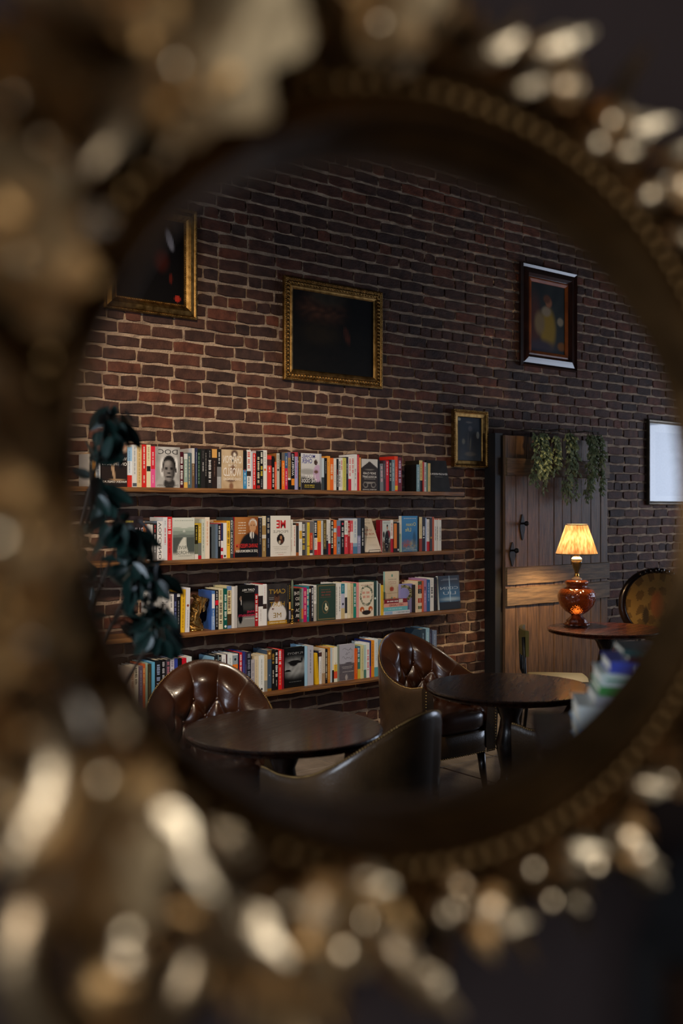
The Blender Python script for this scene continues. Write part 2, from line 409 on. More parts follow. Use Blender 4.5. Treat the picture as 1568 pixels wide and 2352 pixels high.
def build_shell():
    # floor: a bed with stone slabs laid on it where the room shows
    m = MB(); m.box(X0, X1, YR, YW + .2, -.12, -.008)
    floor = m.build('floor', 'grout'); tag(floor, kind='structure')
    s = .46; slab_me = []
    for k in range(4):
        mb = MB(); e = .004; g = s / 2 - .004
        r = random.Random(k)
        o = [(-g, -g), (g, -g), (g, g), (-g, g)]
        lo = [(x + r.uniform(-.002, .002), y + r.uniform(-.002, .002)) for x, y in o]
        mb.raw([(x, y, -.02) for x, y in lo] + [(x, y, -.004) for x, y in lo] + [(x * .985, y * .985, 0) for x, y in lo],
               [(0, 1, 5, 4), (1, 2, 6, 5), (2, 3, 7, 6), (3, 0, 4, 7), (4, 5, 9, 8), (5, 6, 10, 9), (6, 7, 11, 10), (7, 4, 8, 11), (8, 9, 10, 11)])
        slab_me.append(mb.mesh('slab', 'stone'))
    x = 1.5; i = 0
    while x < 8.4:
        y = 1.2
        while y < 5.2:
            link('slab', slab_me[i % 4], floor, (x + s / 2, y + s / 2 + (.23 if (int(x / s) % 2) else 0) * 0, random.uniform(-.0015, .0005)))
            y += s; i += 1
        x += s
    m = MB(); m.box(X0, X1, YR, YW + .2, ZC, ZC + .15); tag(m.build('ceiling', 'ceiling_paint'), kind='structure')
    m = MB(); m.box(X0 - .2, X0, YR, YM, 0, 1.0); m.box(X0 - .2, X0, YR, YM, 2.85, ZC); m.box(X0 - .2, X0, YR, -2.7, 1.0, 2.85); m.box(X0 - .2, X0, -.5, YM, 1.0, 2.85)
    m.box(X0 - .2, X0, YM, 1.3, 0, ZC); m.box(X0 - .2, X0, 3.3, YW + .2, 0, ZC); m.box(X0 - .2, X0, 1.3, 3.3, 0, .9); m.box(X0 - .2, X0, 1.3, 3.3, 2.6, ZC)
    tag(m.build('wall_left', 'plaster'), kind='structure')
    m = MB(); m.box(X1, X1 + .2, YR, 1.4, 0, ZC); m.box(X1, X1 + .2, 4.4, YW + .2, 0, ZC); m.box(X1, X1 + .2, 1.4, 4.4, 0, .9); m.box(X1, X1 + .2, 1.4, 4.4, 2.6, ZC)
    tag(m.build('wall_right', 'plaster'), kind='structure')
    m = MB(); m.box(X0 - .2, X1 + .2, YR - .2, YR, 0, ZC); tag(m.build('wall_rear', 'plaster'), kind='structure')
    # the windows' frames
    for nm, x, y0, y1, z0, z1 in (('window_1', X1 + .1, 1.4, 4.4, .9, 2.6), ('window_2', X0 - .1, -2.7, -.5, 1.0, 2.85), ('window_3', X0 - .1, 1.3, 3.3, .9, 2.6)):
        w = empty(nm, (x, (y0 + y1) / 2, z0)); tag(w, kind='structure')
        h = z1 - z0; L = (y1 - y0) / 2
        f = MB(); f.box(-.03, .03, -L, L, 0, .06); f.box(-.03, .03, -L, L, h - .06, h); f.box(-.03, .03, -L, -L + .06, .06, h - .06); f.box(-.03, .03, L - .06, L, .06, h - .06)
        f.build('window_frame', 'white_paint', w)
        for k in range(1, 3):
            b = MB(); yy = -L + 2 * L * k / 3; b.box(-.02, .02, yy - .02, yy + .02, .06, h - .06); b.build('glazing_bar', 'white_paint', w)
    # wall in front of the room, opened by the oval behind the gilt frame
    m = MB(); n = 96
    def ring(y, a, b):
        return [(LIPC[0] + a * cos(2 * pi * k / n), y, LIPC[1] + b * sin(2 * pi * k / n)) for k in range(n)]
    def edge(y):
        out = []
        for k in range(n):
            c, s_ = cos(2 * pi * k / n), sin(2 * pi * k / n)
            t = min(((X1 if c > 0 else X0) - LIPC[0]) / c if abs(c) > 1e-6 else 1e9, ((ZC if s_ > 0 else 0) - LIPC[1]) / s_ if abs(s_) > 1e-6 else 1e9)
            out.append((LIPC[0] + t * c, y, LIPC[1] + t * s_))
        return out
    corners = [(X1, ZC), (X0, ZC), (X0, 0), (X1, 0)]
    for y in (YM, YM + .02):
        A = ring(y, .315, .245); B = edge(y)
        for k in range(n):
            k2 = (k + 1) % n
            q = [A[k], A[k2], B[k2], B[k]]
            for cxx, czz in corners:
                if (abs(B[k][0] - cxx) < 1e-6) != (abs(B[k2][0] - cxx) < 1e-6) and (abs(B[k][2] - czz) < 1e-6) != (abs(B[k2][2] - czz) < 1e-6):
                    q = [A[k], A[k2], B[k2], (cxx, y, czz), B[k]]
            m.poly(q)
    A = ring(YM, .315, .245); B = ring(YM + .02, .315, .245)
    for k in range(n):
        k2 = (k + 1) % n; m.poly([A[k], A[k2], B[k2], B[k]])
    tag(m.build('wall_front', 'plaster_dark'), kind='structure')

def build_brick_wall():
    rnd = random.Random(3)
    # mortar bed with an uneven face
    hs = {}
    def bed(u, v):
        x = 1.2 + u * 9.2; z = v * ZC
        return (x, YW + .006 + rnd.uniform(-.0042, .004), z)
    m = MB(); m.grid(bed, 230, 150)
    m.box(X0 - .2, X1 + .2, YW + .012, YW + .25, 0, ZC)
    wall = m.build('wall_back', 'mortar'); tag(wall, kind='structure')
    # brick shapes: irregular outline, worn edges
    def shape(r, L, H):
        pts = []
        for t, (sx, sz) in ((6, (1, 0)), (3, (0, 1)), (6, (-1, 0)), (3, (0, -1))):
            pass
        w, h = L / 2, H / 2
        base = [(-w, -h), (-w * .4, -h), (w * .3, -h), (w, -h), (w, 0), (w, h), (w * .35, h), (-w * .3, h), (-w, h), (-w, 0)]
        j = [(x + r.uniform(-.004, .002) * (1 if x > 0 else -1), z + r.uniform(-.005, .0025) * (1 if z > 0 else -1)) for x, z in base]
        for k in (0, 3, 5, 8):
            x, z = j[k]; j[k] = (x * (1 - r.uniform(0, .03)), z * (1 - r.uniform(0, .18)))
        nn = len(j)
        vs = [(x, .03, z) for x, z in j] + [(x, .005, z) for x, z in j] + [(x * .965, r.uniform(-.001, .0015), z * .90) for x, z in j]
        fs = [(k, (k + 1) % nn, nn + (k + 1) % nn, nn + k) for k in range(nn)] + [(nn + k, nn + (k + 1) % nn, 2 * nn + (k + 1) % nn, 2 * nn + k) for k in range(nn)]
        fs.append(tuple(2 * nn + k for k in range(nn)))
        return vs, fs
    PX, PZ = .221, .0795
    S = [shape(random.Random(100 + k), PX - .009, PZ - .0115) for k in range(14)]
    Hd = [shape(random.Random(200 + k), PX / 2 - .009, PZ - .0115) for k in range(10)]
    items = []
    z = PZ / 2; row = 0
    while z < ZC - .02:
        header = (row % 7 == 1)
        p = PX / 2 if header else PX
        x = 1.3 + (0 if row % 2 else p / 2) + rnd.uniform(-.02, .02)
        while x < X1:
            short = (not header) and rnd.random() < .09
            L = PX / 2 if (header or short) else PX
            k = rnd.randrange(10 if (header or short) else 14)
            items.append((x + L / 2, YW + rnd.uniform(-.006, .001), z + rnd.uniform(-.003, .003), header or short, k, rnd.uniform(-.012, .012)))
            x += L + rnd.uniform(-.003, .003)
        z += PZ; row += 1
    def covered(x, z):
        if x < 5.05 and any(s - .03 < z < s + .19 for s in (1.71, 1.284, .85, .42)): return True
        for a0, a1, b0, b1 in PICT_RECTS:
            if a0 < x < a1 and b0 < z < b1: return True
        return False
    scored = []
    for i, it in enumerate(items):
        if it[2] > .35 and in_view(it[:3]) and not covered(it[0], it[2]):
            d = proj(it[:3])[2]
            scored.append(((.5 if it[3] else 1) / d ** 2, i))
    scored.sort(reverse=True)
    best = set(i for _, i in scored[:295])
    mS = []; mH = []
    for k, (vs, fs) in enumerate(S):
        b = MB(); b.raw(vs, fs); mS.append(b.mesh('brick', 'brick'))
    for k, (vs, fs) in enumerate(Hd):
        b = MB(); b.raw(vs, fs); mH.append(b.mesh('brick', 'brick'))
    rest = MB()
    for i, (x, y, z, hd, k, rot) in enumerate(items):
        if i in best:
            link('brick', (mH if hd else mS)[k], wall, (x, y, z), (0, rot, 0))
        elif x > 1.9 and x < 9.6:
            vs, fs = (Hd if hd else S)[k]; c, s_ = cos(rot), sin(rot)
            rest.raw([(x + a * c + q * s_, y + b, z - a * s_ + q * c) for a, b, q in vs], fs)
    o = rest.build('brick', 'brick', wall); o['kind'] = 'stuff'
# ------------------------------------------------------------------ shelves and books
YS = 5.25                     # plane of the spines
YF = 5.215                    # front edge of the shelves
SHELF_Z = [px(720, y, YS).z for y in (1125.5, 1275, 1427, 1573.5)]
SHELF_NAME = ['top shelf', 'second shelf', 'third shelf', 'lowest shelf']

def build_shelves():
    ends = [(150, 1066), (150, 1068), (150, 1072), (150, 1012)]
    labels = ['warm brown wooden shelf on the brick wall, highest of the four',
              'brown wooden shelf directly under the highest shelf of books',
              'dark wooden shelf that holds the gold figurine and candle',
              'dark wooden shelf behind the tufted chairs, lowest of the four']
    for i, z in enumerate(SHELF_Z):
        a = px(ends[i][0], 1171, YF).x; b = px(ends[i][1], 1171, YF).x
        r = random.Random(i)
        m = MB(); n = 60; T = .026
        # plank with a slightly wavy front edge
        def top(k, y, zz):
            return (a + (b - a) * k / n, y, zz)
        prev = None
        for k in range(n + 1):
            w = YF + r.uniform(-.002, .002); dz = r.uniform(-.001, .001)
            cur = [top(k, w, -T + dz), top(k, w - .002, -T / 2), top(k, w, 0), top(k, YW - .004, 0), top(k, YW - .004, -T)]
            if prev:
                for q in range(5):
                    m.poly([prev[q], cur[q], cur[(q + 1) % 5], prev[(q + 1) % 5]])
            else:
                m.poly(cur)
            prev = cur
        m.poly(prev[::-1])
        root = empty('wall_shelf', (0, 0, z))
        tag(root, labels[i], 'shelf', 'shelves on the brick wall')
        m.build('plank', 'shelf_wood', root)

NAMES = [('black', (20, 18, 18)), ('charcoal', (62, 60, 60)), ('grey', (128, 126, 126)), ('pale grey', (176, 176, 180)), ('white', (226, 226, 222)), ('cream', (228, 212, 176)), ('tan', (196, 166, 116)),
         ('brown', (110, 78, 48)), ('dark brown', (60, 42, 32)), ('red', (212, 44, 44)), ('maroon', (120, 30, 40)), ('orange', (242, 124, 34)), ('rust', (184, 84, 42)), ('yellow', (232, 186, 52)), ('olive', (150, 140, 60)),
         ('dark green', (26, 62, 52)), ('sage green', (150, 172, 152)), ('teal', (40, 130, 130)), ('light blue', (140, 184, 214)), ('steel blue', (104, 132, 158)), ('blue', (58, 92, 160)), ('navy', (40, 46, 84)), ('lavender', (164, 160, 200)),
         ('mauve', (150, 112, 150)), ('pink', (228, 150, 150)), ('magenta', (190, 30, 96))]
def cname(h):
    c = [int(h[i:i + 2], 16) for i in (0, 2, 4)]
    return min(NAMES, key=lambda n: sum((a - b) ** 2 for a, b in zip(n[1], c)))[0]
ORD = ['first', 'second', 'third', 'fourth', 'fifth', 'sixth', 'seventh', 'eighth', 'ninth', 'tenth', 'eleventh', 'twelfth', 'thirteenth', 'fourteenth', 'fifteenth', 'sixteenth', 'seventeenth', 'eighteenth', 'nineteenth', 'twentieth',
       'twenty-first', 'twenty-second', 'twenty-third', 'twenty-fourth', 'twenty-fifth', 'twenty-sixth', 'twenty-seventh', 'twenty-eighth', 'twenty-ninth', 'thirtieth']
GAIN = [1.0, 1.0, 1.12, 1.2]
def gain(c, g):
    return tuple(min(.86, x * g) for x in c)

BR = random.Random(11)
def spine_book(shelf, x0, x1, y, bands, let=None, side=None, lean=0, back=0.0):
    """a book standing with its spine to the room; bands: colours and heights from the bottom up"""
    Y = YS + back + BR.uniform(0, .007)
    a = px(x0, 1171, YS).x; b = px(x1, 1171, YS).x
    H = max(.12, px((x0 + x1) / 2, y, Y).z - SHELF_Z[shelf])
    T = max(.006, b - a - .0006); D = min(.165, max(.105, H * .68)); k = .0022 if T > .012 else .0014
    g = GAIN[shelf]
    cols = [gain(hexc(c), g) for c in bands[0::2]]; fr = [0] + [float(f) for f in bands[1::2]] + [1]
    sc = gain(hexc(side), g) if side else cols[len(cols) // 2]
    m = MB()
    for c, f0, f1 in zip(cols, fr, fr[1:]):
        z0, z1 = H * f0, H * f1
        m.box(k, T - k, 0, k, z0, z1, c)
        for xa, xb in ((0, k), (T - k, T)):
            m.box(xa, xb, 0, .004, z0, z1, c)
    # rounded spine edges and boards
    m.box(0, k, .004, D, 0, H, sc); m.box(T - k, T, .004, D, 0, H, sc)
    root = m.build('book', 'book_print', None, (a, Y, SHELF_Z[shelf]))
    if lean: root.rotation_euler = (0, radians(lean), 0)
    p = MB(); p.box(k, T - k, k + .001, D - .004, .0025, H - .0035, (.8, .76, .66)); p.build('pages', 'page_paper', root)
    if let:
        q = MB()
        for L in let.split(';'):
            kind, rest_ = L.split('=', 1)
            if kind == 'w':                      # legible words
                c_, t_ = rest_.split(':', 1); fa, fb = .08, .92
                if '@' in t_:
                    t_, rng = t_.split('@'); fa, fb = [float(v) for v in rng.split(',')]
                put_text(q, t_, T / 2, H * (fa + fb) / 2, T * .55, H * (fb - fa), -.0004, gain(hexc(c_), g), .01, True)
            elif kind in 'tTs':
                c_ = rest_[:6]; fa, fb = .1, .9
                if '@' in rest_:
                    fa, fb = [float(v) for v in rest_.split('@')[1].split(',')]
                w = T * {'t': .34, 'T': .62, 's': .2}[kind]
                ticks(q, T / 2, H * fa, H * fb, w, -.0004, gain(hexc(c_), g), BR)
            elif kind == 'p':                    # a printed panel
                c_ = rest_[:6]; fa, fb = [float(v) for v in rest_.split('@')[1].split(',')]
                q.poly([(T * .06, -.0003, H * fa), (T * .94, -.0003, H * fa), (T * .94, -.0003, H * fb), (T * .06, -.0003, H * fb)], gain(hexc(c_), g))
            elif kind == 'd':                    # a round mark
                c_ = rest_[:6]; fa = float(rest_.split('@')[1]); rr = min(T * .38, .008)
                q.poly([(T / 2 + rr * cos(2 * pi * i / 12), -.0003, H * fa + rr * sin(2 * pi * i / 12)) for i in range(12)], gain(hexc(c_), g))
        if q.f: q.build('spine_lettering', 'lettering', root)
    return root

def face_book(shelf, x0, x1, y, base, img=None, lines=(), spine=None, lean=0, thick=.026, back=0.0, extra=None, nu=22, nv=32, spine_t=None):
    """a book standing with its front cover to the room"""
    Y = YS + back
    a = px(x0, 1171, Y).x; b = px(x1, 1171, Y).x
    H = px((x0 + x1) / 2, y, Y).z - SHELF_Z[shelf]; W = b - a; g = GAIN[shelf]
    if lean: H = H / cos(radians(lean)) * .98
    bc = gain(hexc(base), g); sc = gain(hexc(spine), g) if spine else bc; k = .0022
    m = MB()
    m.box(0, W, 0, k, 0, H, bc); m.box(0, W, thick - k, thick, 0, H, bc); m.box(0, k, k, thick - k, 0, H, sc)
    root = m.build('book', 'book_print', None, (a, Y, SHELF_Z[shelf]))
    if lean:
        root.rotation_euler = (-radians(lean), 0, 0); root.location.z += thick * sin(radians(lean))
    p = MB(); p.box(k + .001, W - .004, k, thick - k, .003, H - .0035, (.8, .76, .66)); p.build('pages', 'page_paper', root)
    if img:
        q = MB()
        q.grid(lambda u, v: (W * (.006 + .988 * u), -.0003, H * (.005 + .99 * v)), nu, nv, cf=lambda u, v: gain(img(u, v), g))
        q.build('cover_picture', 'book_print', root)
    q = MB()
    for L in lines:
        s, cx, cz, w, h, c = L[:6]
        if s.startswith('~'):
            z = cz; ticks(q, H * cz, W * (cx - w / 2), W * (cx + w / 2), H * h, -.0007, gain(hexc(c), g), BR, False)
        else:
            put_text(q, s, W * cx, H * cz, W * w, H * h, -.0007, gain(hexc(c), g), L[6] if len(L) > 6 else .012)
    if extra: extra(q, W, H, g)
    if q.f: q.build('cover_lettering', 'lettering', root)
    if spine_t:
        q = MB()
        # lettering on the spine, which faces the side
        z = H * .9
        while z > H * .1:
            L = thick * .3 * BR.uniform(.6, 1.2)
            q.poly([(-.0004, thick * .25, z), (-.0004, thick * .75, z), (-.0004, thick * .75, z - L * .6), (-.0004, thick * .25, z - L * .6)], gain(hexc(spine_t), g)); z -= L
        q.build('spine_lettering', 'lettering', root)
    return root

def flat_book(shelf, x0, x1, z0, h, depth, colr, let=None, Y=None, name='book'):
    """a book lying on its side, spine to the room"""
    Y = Y or YS
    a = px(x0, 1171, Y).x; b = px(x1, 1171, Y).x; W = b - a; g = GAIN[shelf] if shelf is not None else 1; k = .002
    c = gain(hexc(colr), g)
    m = MB(); m.box(0, W, 0, depth, 0, k, c); m.box(0, W, 0, depth, h - k, h, c); m.box(0, W, 0, k, k, h - k, c)
    root = m.build(name, 'book_print', None, (a, Y, z0))
    p = MB(); p.box(.003, W - .003, k, depth - .003, k, h - k, (.8, .76, .66)); p.build('pages', 'page_paper', root)
    q = MB()
    for L in (let or ()):
        s, cx, w, hh, c_ = L
        if s.startswith('~'):
            ticks(q, h / 2, W * (cx - w / 2), W * (cx + w / 2), h * hh, -.0004, gain(hexc(c_), g), BR, False)
        elif s == '#':
            q.poly([(W * (cx - w / 2), -.0003, h * (.5 - hh / 2)), (W * (cx + w / 2), -.0003, h * (.5 - hh / 2)), (W * (cx + w / 2), -.0003, h * (.5 + hh / 2)), (W * (cx - w / 2), -.0003, h * (.5 + hh / 2))], gain(hexc(c_), g))
        else:
            put_text(q, s, W * cx, h / 2, W * w, h * hh, -.0005, gain(hexc(c_), g))
    if q.f: q.build('spine_lettering', 'lettering', root)
    return root

# pictures printed on covers: colour at (u, v), u to the right, v upwards
def H_(s): return hexc(s)
def blob(u, v, cu, cv, ru, rv, soft=.25):
    d = sqrt(((u - cu) / ru) ** 2 + ((v - cv) / rv) ** 2)
    return 1 - smoothstep(1 - soft, 1 + soft, d)
def wob(u, v, k=1.0):
    return .5 + .5 * sin(7.1 * u * k + 3.3 * sin(5.2 * v * k)) * sin(6.3 * v * k + 2.1 * sin(4.7 * u * k))
def person(c, u, v, cu, top, hr, skin, coat, hair=None, spread=.42, shirt=None):
    """generic head and shoulders"""
    cv = top - hr
    c = mixc(c, coat, blob(u, v, cu, cv - hr * 2.6, spread, hr * 1.75, .12))
    if shirt: c = mixc(c, shirt, blob(u, v, cu, cv - hr * 1.5, hr * .28, hr * .8, .3))
    c = mixc(c, skin, blob(u, v, cu, cv - hr * .9, hr * .36, hr * .6, .2))
    if hair: c = mixc(c, hair, blob(u, v, cu, cv + hr * .25, hr * .78, hr * .82, .15))
    c = mixc(c, skin, blob(u, v, cu, cv - hr * .08, hr * .66, hr * .86, .15))
    f = mixc(skin, (0, 0, 0), .55)
    for s in (-1, 1):
        c = mixc(c, f, .8 * blob(u, v, cu + s * hr * .27, cv + hr * .08, hr * .17, hr * .1, .5))
    c = mixc(c, f, .45 * blob(u, v, cu, cv - hr * .2, hr * .13, hr * .12, .5))
    c = mixc(c, f, .6 * blob(u, v, cu, cv - hr * .48, hr * .3, hr * .09, .5))
    return c

def img_running(u, v):
    c = H_('2b2220')
    c = mixc(c, mixc(H_('c88868'), H_('e8d8c0'), wob(u, v, 2)), blob(u, v, .4, .92, .6, .16))
    c = mixc(c, H_('b89878'), blob(u, v, .42 + .25 * (.5 - v), .42, .06, .26, .3))
    c = mixc(c, H_('a88a6a'), blob(u, v, .62, .16, .3, .02, .5))
    return mixc(c, H_('b09070'), blob(u, v, .5, .62, .16, .08, .4))
def img_portrait(u, v):
    c = mixc(H_('c8c6c2'), H_('8e8c88'), smoothstep(.3, .95, abs(u - .5) * 2) * .6 + .3 * wob(u, v))
    c = mixc(c, H_('eceae6'), max(blob(u, v, .27, .5, .1, .22, .4), blob(u, v, .83, .55, .08, .2, .4)))
    c = mixc(c, H_('b4b2ae'), blob(u, v, .5, .02, .55, .26, .12)); c = mixc(c, H_('33302f'), blob(u, v, .56, .1, .24, .14, .2))
    sk = mixc(H_('8a8480'), H_('3c3836'), smoothstep(.5, .75, u))
    c = mixc(c, H_('232120'), blob(u, v, .55, .53, .28, .27, .08)); c = mixc(c, sk, blob(u, v, .55, .41, .255, .26, .1)); c = mixc(c, H_('aaa49e'), blob(u, v, .46, .6, .12, .06, .6) * .7)
    for k in (-1, 1): c = mixc(c, H_('161414'), blob(u, v, .54 + k * .11, .47, .075, .022, .4)); c = mixc(c, sk, blob(u, v, .55 + k * .285, .43, .03, .06, .3))
    c = mixc(c, H_('23201f'), blob(u, v, .54, .36, .07, .02, .5)); c = mixc(c, H_('1c1a1a'), blob(u, v, .54, .27, .12, .02, .5))
    return c
def img_boxer(u, v):
    c = mixc(H_('cfb794'), H_('bea27e'), wob(u, v))
    c = mixc(c, H_('5a4238'), blob(u, v, .6, .9, .16, .1, .3)); c = mixc(c, H_('e8dcc8'), blob(u, v, .6, .88, .07, .05, .3))
    c = mixc(c, H_('7a5a46'), blob(u, v, .52, .5, .1, .12, .4)); c = mixc(c, H_('6a4c3c'), blob(u, v, .42, .2, .2, .03, .4))
    return mixc(c, H_('8a6248'), blob(u, v, .45, .06, .1, .1, .4))
def img_shirt(u, v):
    c = mixc(H_('c4c2c0'), H_('dcdcdc'), v)
    c = mixc(c, H_('8c8a84'), blob(u, v, .3, .5, .4, .08, .4) * .7); c = mixc(c, H_('2a2624'), 1 - smoothstep(.28, .42, v))
    c = mixc(c, H_('c4a8c4'), blob(u, v, .82, .46, .22, .24, .15)); c = mixc(c, H_('6a4a3a'), blob(u, v, .74, .5, .1, .05, .3))
    c = mixc(c, H_('46322a'), blob(u, v, .72, .76, .085, .075, .15))
    return mixc(c, H_('b4b8c0'), blob(u, v, .97, .7, .06, .5, .1))
def img_barn(u, v):
    c = H_('cfcdc8')
    roof = .93 - abs(u - .5) * .42
    c = mixc(c, H_('322a26'), smoothstep(roof + .012, roof - .012, v) if True else 0)
    c = mixc(c, H_('9a958c'), blob(u, v, .5, .66, .3, .02, .4) * .5)
    for cu in (.26, .74):
        r = sqrt((u - cu) ** 2 + ((v - .19) * 1.5) ** 2)
        c = mixc(c, H_('8a847c'), 1 - smoothstep(.012, .03, abs(r - .13)))
    return mixc(c, H_('8a847c'), blob(u, v, .5, .25, .22, .03, .4))
def img_river(u, v):
    c = mixc(H_('bcc4bc'), H_('d8dcd2'), v)
    for i, (h, k) in enumerate(((.78, 'a6b2a6'), (.7, '8a968c'), (.62, '6c7670'), (.54, '505854'))):
        c = mixc(c, H_(k), smoothstep(h + .02 * sin(9 * u + i * 2), h - .03, v))
    w = .02 + .5 * max(0, .54 - v) ** .8
    c = mixc(c, H_('d4d4c8'), 1 - smoothstep(w, w + .05, abs(u - (.56 - .12 * sin(6 * (.54 - v))))) if v < .54 else 0)
    c = mixc(c, H_('c8ccc4'), blob(u, v, .52, .68, .05, .03, .4))
    return mixc(c, H_('c8c8bc'), smoothstep(.2, .08, v))
def img_suit(u, v):
    c = mixc(H_('8a4c22'), H_('c08044'), smoothstep(1.0, .2, u + .3 * (1 - v)) * .8)
    c = mixc(c, H_('17161a'), blob(u, v, .72, .2, .52, .42, .08))
    c = mixc(c, H_('e8e4dc'), blob(u, v, .74, .56, .09, .1, .2)); c = mixc(c, H_('3a3438'), blob(u, v, .745, .5, .028, .13, .2))
    c = mixc(c, H_('dcd4c8'), blob(u, v, .78, .84, .17, .12, .12))
    c = mixc(c, H_('c8966c'), blob(u, v, .77, .77, .145, .15, .12))
    for s in (-1, 1): c = mixc(c, H_('5a3a28'), .7 * blob(u, v, .76 + s * .06, .8, .03, .012, .5))
    c = mixc(c, H_('6a3a2c'), .5 * blob(u, v, .76, .69, .05, .01, .5))
    return mixc(c, H_('141216'), smoothstep(.2, .1, v))
def img_me(u, v):
    c = H_('e4e0d6')
    c = mixc(c, H_('1c1412'), blob(u, v, .5, .42, .19, .135, .06))
    c = mixc(c, H_('a87850'), blob(u, v, .52, .46, .06, .05, .3)); c = mixc(c, H_('5a3020'), blob(u, v, .55, .37, .08, .05, .3))
    return mixc(c, H_('c8b8a0'), blob(u, v, .45, .35, .05, .04, .3))
def img_dog(u, v):
    c = mixc(H_('a8b2b0'), H_('c8d0cc'), v)
    c = mixc(c, H_('5a4632'), smoothstep(.5, .3, v)); c = mixc(c, H_('7c2030'), blob(u, v, .72, .56, .26, .14, .15))
    c = mixc(c, H_('a87a5c'), blob(u, v, .6, .78, .085, .07, .2)); c = mixc(c, H_('241a16'), blob(u, v, .6, .84, .09, .04, .2))
    c = mixc(c, H_('14110f'), blob(u, v, .55, .34, .28, .34, .12)); c = mixc(c, H_('2c221c'), blob(u, v, .16, .56, .12, .1, .2))
    return mixc(c, H_('c8c4bc'), (1 if wob(u * 3, v * 3, 3) > .93 and .05 < v < .5 else 0))
def img_ocean(u, v):
    c = mixc(H_('2c5f92'), H_('3f86bc'), v)
    c = mixc(c, H_('6a8a80'), smoothstep(.42, .1, v) * .8 * wob(u, v, 2.5)); c = mixc(c, H_('a84a40'), blob(u, v, .3, .22, .28, .1, .5) * wob(u, v, 3))
    c = mixc(c, H_('c8b060'), blob(u, v, .72, .2, .2, .12, .5) * wob(v, u, 4) * .7)
    return mixc(c, H_('20445c'), blob(u, v, .8, .36, .1, .2, .4) * .7)
def img_agent(u, v):
    c = H_('12110f'); c = mixc(c, H_('8a8884'), smoothstep(.3, .2, v)); c = mixc(c, H_('50504e'), blob(u, v, .6, .5, .5, .1, .6) * .5)
    c = mixc(c, H_('0a0a0b'), blob(u, v, .16, .38, .15, .3, .1)); c = mixc(c, H_('7a6254'), blob(u, v, .17, .69, .06, .06, .2))
    c = mixc(c, H_('b8b4b0'), blob(u, v, .2, .6, .02, .06, .3))
    return c
def img_uniform(u, v):
    c = mixc(H_('2e2a2a'), H_('3c3634'), wob(u, v))
    c = mixc(c, H_('d4d0cc'), blob(u, v, .5, .24, .46, .28, .08)); c = mixc(c, H_('dcd8d2'), blob(u, v, .5, .5, .2, .08, .2))
    c = mixc(c, H_('5c3c2c'), blob(u, v, .48, .66, .135, .14, .12)); c = mixc(c, H_('2a1c18'), blob(u, v, .48, .74, .12, .05, .2))
    for s in (-1, 1): c = mixc(c, H_('20140f'), .7 * blob(u, v, .47 + s * .06, .68, .03, .012, .5))
    c = mixc(c, H_('6a4a40'), blob(u, v, .28, .38, .07, .02, .2))
    return mixc(c, H_('a87c20'), 1 if v < .1 else 0)
def img_pear(u, v):
    c = H_('2c4238')
    e = min(u, 1 - u) * .7; f = min(v, 1 - v)
    if .02 < min(e, f) < .035: c = H_('7a6a44')
    r = sqrt(((u - .45) / .17) ** 2 + ((v - .36) / .165) ** 2)
    c = mixc(c, H_('6a5c40'), 1 - smoothstep(.05, .12, abs(r - 1)))
    c = mixc(c, H_('e4dcb8'), max(blob(u, v, .5, .33, .085, .07, .15), blob(u, v, .47, .41, .045, .06, .2)))
    return mixc(c, H_('7a5a34'), blob(u, v, .5, .325, .035, .028, .3))
def img_wreath(u, v):
    c = H_('ded2ba')
    r = sqrt(((u - .5) / .4) ** 2 + ((v - .62) / .27) ** 2)
    if .88 < r < 1.14 and wob(u, v, 6) > .42: c = H_('5a6450')
    for cu in (.2, .78):
        c = mixc(c, H_('b85a24'), blob(u, v, cu, .22, .15, .075, .15)); c = mixc(c, H_('e8d8c0'), blob(u, v, cu + .02, .19, .05, .03, .3))
    return mixc(c, H_('231a16'), blob(u, v, .5, .12, .3, .07, .15))
def img_cozy(u, v):
    c = H_('d2c4a8')
    c = mixc(c, H_('4a8a78'), blob(u, v, .5, .9, .06, .03, .3))
    c = mixc(c, H_('a8503c'), blob(u, v, .48, .58, .15, .06, .2)); c = mixc(c, H_('d88a40'), blob(u, v, .3, .3, .14, .05, .2)); c = mixc(c, H_('d88a40'), blob(u, v, .66, .32, .13, .05, .2))
    return mixc(c, H_('4a8a78'), blob(u, v, .48, .33, .06, .06, .3))
def img_snake(u, v):
    c = H_('8f8cc0')
    r = sqrt(((u - .2) / .55) ** 2 + ((v - .68) / .24) ** 2)
    if .8 < r < 1.25 and u > .05: c = H_('4a4834') if wob(u, v, 5) < .5 else H_('a8a07c')
    return c
def img_space(u, v):
    c = mixc(H_('1c2636'), H_('3c6a8c'), blob(u, v, .6, .36, .7, .3, .7))
    c = mixc(c, H_('c4d4d4'), blob(u, v, .55, .3, .4, .05, .8) * .6)
    c = mixc(c, H_('b8d8e8'), blob(u, v, .52, .55, .018, .4, .6) * .8)
    return mixc(c, H_('0c1014'), smoothstep(.25, .2, v))
def img_plane(u, v):
    c = mixc(H_('0a0b0b'), H_('a0a4a4'), blob(u, v, .5, .5, .62, .2, .7) * (.55 + .45 * wob(u, v, 1.6)))
    c = mixc(c, H_('0a0a0a'), blob(u, v, .5, .63, .36, .045, .2)); c = mixc(c, H_('0a0a0a'), blob(u, v, .83, .69, .05, .05, .2)); c = mixc(c, H_('0a0a0a'), blob(u, v, .42, .6, .2, .07, .2))
    return mixc(c, H_('0a0a0a'), blob(u, v, .15, .42, .16, .025, .2))
